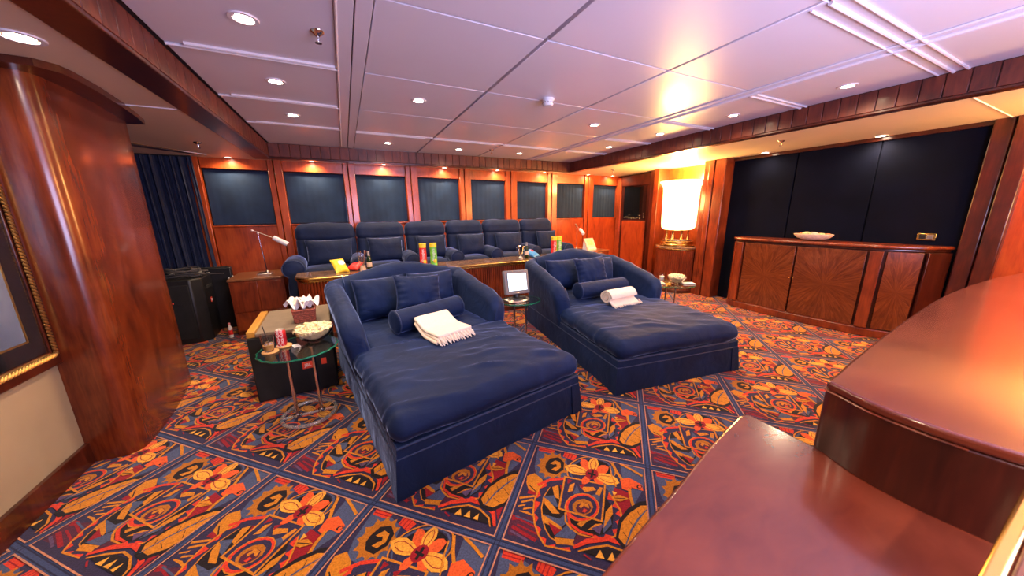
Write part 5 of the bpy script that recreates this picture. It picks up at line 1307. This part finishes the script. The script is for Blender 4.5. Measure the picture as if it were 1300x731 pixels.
def basket():
    t = thing('napkin_basket', 'red-brown wicker basket standing on the low black case', 'basket', (-0.405, 3.27, 0.601), math.radians(3))
    m = MB(); n = 9
    def wall_pts(z, k): 
        f = 1+0.10*z/0.1; hw, hd = 0.074*f, 0.06*f; P = []
        for a, b, c, d in ((-hw,-hd,hw,-hd),(hw,-hd,hw,hd),(hw,hd,-hw,hd),(-hw,hd,-hw,-hd)):
            for i in range(8):
                s_ = i/8; x, y = a+(c-a)*s_, b+(d-b)*s_; o = 0.002*(1 if (i+k)%2 else -1); l = math.hypot(x,y); P.append((x+x/l*o, y+y/l*o, z))
        return P
    for k in range(n): m.ring(wall_pts(0.006+k*0.0115, k), 0.006, 5)
    o = m.build('woven_wall', 'wicker', t); o['kind'] = 'stuff'
    MB().ring(wall_pts(0.110, 0), 0.009, 6).build('rim', 'wicker', t)
    MB().box((-0.068,-0.053,0.001),(0.068,0.053,0.09)).build('lining', 'wicker', t)
    nk = thing('napkins', 'crumpled white napkins fanned out of the wicker basket', 'napkin', (-0.405, 3.27, 0.70), 0.1)
    for k, (x, y, s_, a) in enumerate(((-0.055,0,0.075,0.2),(0.045,0.01,0.08,-0.3),(0.0,-0.02,0.065,0.9),(-0.01,0.03,0.07,1.7))):
        def fn(u, v, k=k, s_=s_, a=a):
            al = 2*PI*u; r = s_*(0.25+0.9*v); z = 0.02+0.09*(1-v)**0.7+0.018*math.sin(al*5+k)*v+0.014*math.sin(al*9+k*2)*v-0.01*v
            return (x+r*math.cos(al+a)*(1+0.25*math.cos(2*al+k)), y+r*math.sin(al+a)*0.8, z)
        x, y = x, y
        m = MB(); xx, yy = x, y
        def fn2(u, v, k=k, s_=s_, a=a, x=xx, y=yy):
            al = 2*PI*u; r = s_*(0.10+0.85*v); z = 0.012+0.075*abs(math.sin(v*2.2))+0.030*math.sin(al*4+k)*v+0.016*math.sin(al*7+k*2)*v
            return (x+r*math.cos(al+a)*(1+0.25*math.cos(2*al+k)), y+r*math.sin(al+a)*0.8, z)
        m.grid(fn2, 48, 8, cu=True); m.build('folded_napkin', 'napkin', nk)
basket()

# ------------------------------------------------------------------ swing arm lamp, curtain, phone, right lamp
def swing_lamp(x, y, z, label, s_=1.0, flip=1):
    t = thing('desk_lamp', label, 'lamp', (x, y, z))
    MB().box((-0.11,-0.07,0),(0.06,0.07,0.018)).build('base', 'nickel', t, bevel=0.005)
    MB().box((-0.10,-0.06,0.017),(0.0,0.06,0.026)).build('base_tray', 'black_plastic', t, bevel=0.003)
    MB().lathe([(0.022,0.018),(0.020,0.04),(0.008,0.055)], n=14).build('collar', 'nickel', t)
    MB().tube([(0.0,0,0.03),(-0.03*flip,0,0.56*s_)], 0.006, 8).build('pole', 'chrome', t)
    MB().lathe([(0.012,-0.014),(0.012,0.014)], (-0.03*flip,0,0.56*s_), 10).build('joint', 'nickel', t)
    MB().tube([(-0.075*flip,0,0.59*s_),(0.16*flip,0,0.47*s_)], 0.005, 8).build('arm', 'nickel', t)
    MB().tube([(0.13*flip,-0.01,0.49*s_),(0.135*flip,-0.01,0.487*s_),(0.28*flip,-0.02,0.395*s_),(0.283*flip,-0.02,0.392*s_)], [0.018,0.032,0.034,0.028], 14).build('lamp_head', 'white_plastic', t)
    MB().blob((-0.085*flip,0,0.59*s_), 0.016, 6).build('counterweight', 'nickel', t)
    return t
swing_lamp(-1.02, 5.42, 0.736, 'slim nickel swing-arm lamp on the left side cabinet')
_l2 = swing_lamp(4.33, 5.55, 0.736, 'slim reading lamp on the right side cabinet', 0.9, -1); _l2.rotation_euler.z = math.radians(75)
def curtain():
    t = thing('curtain', 'dark blue pleated curtain in the corner beside the first window', 'curtain', (0,0,0))
    def fn(u, v):
        z = 0.03+2.24*v; gather = 1-0.14*(1-abs(v-0.62)*1.5)
        gather = 1-0.20*smooth01((0.62-v)/0.6)
        x0 = -2.62; x1 = -1.655-0.0*(1-v)
        x = x0+(x1-x0)*u*1.0 + 0.05*(1-v)*u*0
        a = u*2*PI*11
        f = 0.035*math.sin(a+0.8*noise.noise(Vector((u*6,0,v*1.5))))*(0.45+0.55*(1-v*0.45))
        f += 0.012*math.sin(a*2.3+v*4)
        return (x+0.018*noise.noise(Vector((u*9,v*2.5,1)))+0.03*(1-v)*u, 5.785+f*0.9, z)
    MB().grid(fn, 240, 26).build('pleated_cloth', 'curtain', t, angle=80)
    MB().box((-2.66,5.74,2.255),(-1.66,5.84,2.30)).build('curtain_track', 'black_plastic', t)
    struct(MB().box((-2.8,5.86,0),(-1.70,5.98,2.75)).build('wall_curtain', 'acoustic', smooth=False), 'dark wall behind the corner curtain', 'wall')
curtain()
def phone():
    t = thing('tilted_console', 'cream control console propped up on the right side cabinet', 'console', (4.56, 5.30, 0.736), math.radians(6))
    m4 = Matrix.Rotation(math.radians(-28),4,'X')
    m = MB(m4 @ Matrix.Translation((0,0.0,0.0))); m.box((-0.13,0.0,0.01),(0.13,0.03,0.28)); m.build('panel', 'bread', t, bevel=0.008)
    m = MB(m4); m.box((-0.08,-0.004,0.12),(0.08,0.001,0.24)); m.build('display', 'green_food', t)
    m = MB(m4)
    for k in range(5): m.box((-0.09+k*0.038,-0.005,0.04),(-0.065+k*0.038,0.001,0.06))
    m.build('keys', 'white_plastic', t)
    MB().hexa([(-0.11,0.01,0),(0.11,0.01,0),(0.11,0.19,0),(-0.11,0.19,0),(-0.11,0.04,0.02),(0.11,0.04,0.02),(0.11,0.155,0.235),(-0.11,0.155,0.235)]).build('stand', 'white_plastic', t)
phone()

# ------------------------------------------------------------------ snacks on the counter
ZT = 0.801
def snack_tube(x, y, mat, cap, txt, label, lc='white_paper'):
    t = thing('snack_tube', label, 'snack tube', (x, y, ZT))
    h = 0.31; r = 0.048
    MB().lathe([(0.001,0),(r,0),(r,0.006),(r*0.985,0.008),(r*0.985,h-0.055)], n=28).build('tube_body', mat, t)
    MB().lathe([(r*0.99,h-0.055),(r*0.99,h-0.014)], n=28).build('label_top', cap, t)
    MB().lathe([(r*1.03,h-0.015),(r*1.03,h),(0.001,h)], n=28).build('lid', cap, t)
    m4 = Matrix.Rotation(math.radians(-14),4,'Z') @ Matrix.Translation((0,-r*1.0,0.15)) @ Matrix.Rotation(PI/2,4,'X') @ Matrix.Rotation(PI/2,4,'Z')
    text_mesh(txt, 0.055, t, lc, m4, depth=0.002)
    MB().blob((0.008,-r*0.92,0.06), (0.024,0.012,0.028), 6, 0.3, 3).build('printed_crisp', cap, t)
snack_tube(0.93, 4.62, 'red_paper', 'yellow_paper', 'Pringles', 'red snack tube with yellow lid on the counter behind the foreground chaise')
snack_tube(1.075, 4.62, 'green_paper', 'yellow_paper', 'Pringles', 'green snack tube with yellow lid on the counter behind the foreground chaise')
snack_tube(3.12, 4.62, 'red_paper', 'yellow_paper', 'Pringles', 'red snack tube on the counter behind the right-hand chaise')
snack_tube(3.25, 4.66, 'green_paper', 'yellow_paper', 'Pringles', 'yellow-green snack tube on the counter behind the right-hand chaise')
def crisp_bag(x, y, mat, rz, tilt, label, w_=0.17, h_=0.22, patch=None):
    t = thing('crisp_bag', label, 'snack bag', (x, y, ZT+0.03), rz); m4 = Matrix.Rotation(tilt,4,'X')
    side = pillow_fn(w_, h_, 0.07, x*7, 0.010, 0.05)
    m = MB(m4 @ Matrix.Translation((0,0,0.06))); m.grid(side(1), 18, 18); m.grid(side(-1), 18, 18); m.build('bag', mat, t, weld=True, angle=80)
    m = MB(m4 @ Matrix.Translation((0,0,0.06+h_/2))); m.grid(lambda u,v: ((u-0.5)*w_*0.96, 0.003*math.sin(u*60), (v-0.4)*0.022), 40, 3); m.build('crimped_seal', mat, t)
    if patch:
        m = MB(m4 @ Matrix.Translation((0.02,-0.034,0.09))); m.blob((0,0,0), (0.045,0.008,0.04), 6); m.build('printed_patch', patch, t)
    return t
crisp_bag(-0.10, 4.60, 'yellow_paper', 0.45, -0.75, 'yellow crisp bag leaning on the left end of the counter', 0.17, 0.20, 'white_paper')
crisp_bag(0.03, 4.66, 'red_paper', -0.5, -1.25, 'red crisp bag lying on the left end of the counter', 0.15, 0.19)
crisp_bag(2.74, 4.60, 'blue_paper', 0.5, -1.15, 'blue and red crisp bag lying on the counter behind the right-hand chaise', 0.20, 0.22, 'red_paper')
def wine_glass_cutlery(x, y, label, bright):
    t = thing('cutlery_glass' if bright else 'trophy_cup', label, 'glass' if bright else 'goblet', (x,y,ZT))
    mat = 'glass' if bright else 'chrome'
    MB().lathe([(0.001,0.002),(0.036,0.0),(0.036,0.022),(0.030,0.06),(0.034,0.075)] if bright else [(0.001,0.0),(0.034,0.0),(0.034,0.02),(0.012,0.04),(0.010,0.07),(0.030,0.09)], n=20).build('foot', 'bread' if bright else 'tin', t)
    MB().lathe([(0.030,0.07),(0.044,0.14),(0.052,0.20),(0.050,0.20),(0.042,0.14),(0.026,0.078),(0.001,0.076)], n=24).build('bowl', mat, t)
    if bright:
        for k in range(7):
            a = k*0.9; MB().tube([(0.010*math.cos(a),0.010*math.sin(a),0.085),(0.055*math.cos(a),0.055*math.sin(a),0.245),(0.060*math.cos(a),0.060*math.sin(a),0.262)], [0.003,0.003,0.008], 6).build('spoon', 'chrome', t)
    else:
        for sx in (-1,1): MB().tube([(sx*0.040,0,0.12),(sx*0.075,0,0.14),(sx*0.075,0,0.18),(sx*0.050,0,0.19)], 0.005, 6).build('handle', 'chrome', t)
wine_glass_cutlery(0.145, 4.56, 'glass tumbler full of spoons beside the beer bottle on the counter', True)
wine_glass_cutlery(2.45, 4.56, 'silver two-handled cup on the counter before the fifth recliner', False)
def bottle(x, y, label):
    t = thing('beer_bottle', label, 'bottle', (x,y,ZT), 0)
    MB().lathe([(0.001,0.004),(0.028,0.0),(0.031,0.006),(0.031,0.13),(0.028,0.155),(0.014,0.19),(0.0125,0.235),(0.014,0.24),(0.001,0.24)], n=24).build('bottle_body', 'bottle_glass', t)
    MB().lathe([(0.0315,0.05),(0.0315,0.11)], n=24).build('bottle_label', 'bread', t)
    MB().lathe([(0.0152,0.195),(0.0140,0.232),(0.015,0.236),(0.015,0.246),(0.001,0.248)], n=18).build('neck_foil', 'tin', t)
bottle(0.225, 4.58, 'beer bottle with foil neck at the left end of the counter'); bottle(2.57, 4.58, 'beer bottle with foil neck beside the silver cup')

# ------------------------------------------------------------------ the bar in the foreground
def bar():
    t = thing('bar_counter', 'glossy reddish mahogany bar with a raised rounded end in the right foreground', 'bar counter', (0,0,0))
    far_ = [(-0.30,0.205),(0.307,0.308),(0.427,0.336),(0.584,0.371),(0.765,0.416),(0.955,0.453),(0.985,0.452),(0.996,0.440)]
    low = far_ + [(0.996,0.30),(0.996,-0.10),(-0.30,-0.10)]
    MB().prism(low, 0.885, 0.92).build('lower_top', 'bar_wood', t, bevel=0.008, seg=3)
    lowf = [(-0.28,0.19),(0.307,0.285),(0.584,0.345),(0.97,0.430),(0.97,-0.08),(-0.28,-0.08)]
    MB().prism(lowf, 0.0, 0.886).build('lower_front', 'mahogany_dark', t)
    up = [(3.795,0.346),(3.387,0.395),(2.935,0.412),(2.556,0.410),(2.226,0.396),(1.882,0.373),(1.601,0.352),(1.423,0.338),(1.257,0.322),(1.144,0.311),(1.059,0.301)]
    for k in range(6):
        a = PI/2+k*(PI/2)/5*1.05; up.append((1.015+0.022*math.cos(a)-0.008, 0.275+0.022*math.sin(a)))
    up += [(0.972,0.245),(0.958,0.215),(0.950,0.175),(0.948,0.120),(0.952,0.080),(0.962,0.032),(1.00,-0.06),(1.08,-0.16),(1.3,-0.28),(1.8,-0.36),(3.8,-0.40)]
    # smooth end
    MB().prism(up, 0.918, 1.078).build('raised_body', 'mahogany_dark', t, bevel=0.004)
    n = len(up); cx = 2.0; cy = 0.05
    MB().prism(up, 1.0785, 1.100).build('raised_top', 'bar_wood', t, bevel=0.007, seg=3)
    upf = [(x*1.0+0.03 if x < 1.2 else x, y-0.03 if y > 0 else y+0.03) for x, y in up]
    MB().prism(upf, 0.0, 0.919).build('bar_front', 'mahogany_dark', t)
    ed = [(x-0.0005, y, 1.097) for x, y in up[6:24]]
    MB().tube([(x, y, 1.0775) for x, y in [(p[0]-0.001 if p[0] < 1.0 else p[0], p[1]+0.001) for p in up[:22]]], 0.0025, 6).build('edge_bead', 'mahogany', t)
bar()
def rail():
    t = thing('brass_rail', 'blurred brass-edged wooden ledge on the bar in the bottom right corner', 'rail', (0,0,0))
    MB().box((0.45,0.004,1.045),(0.925,0.020,1.085)).build('brass_edge', 'brass', t, bevel=0.004)
    MB().box((0.45,-0.06,1.045),(0.925,0.003,1.082)).build('ledge_board', 'mahogany', t, bevel=0.004)
    for x in (0.55, 0.85): MB().box((x-0.01,-0.05,0.920),(x+0.01,-0.03,1.046)).build('bracket', 'brass', t)
rail()
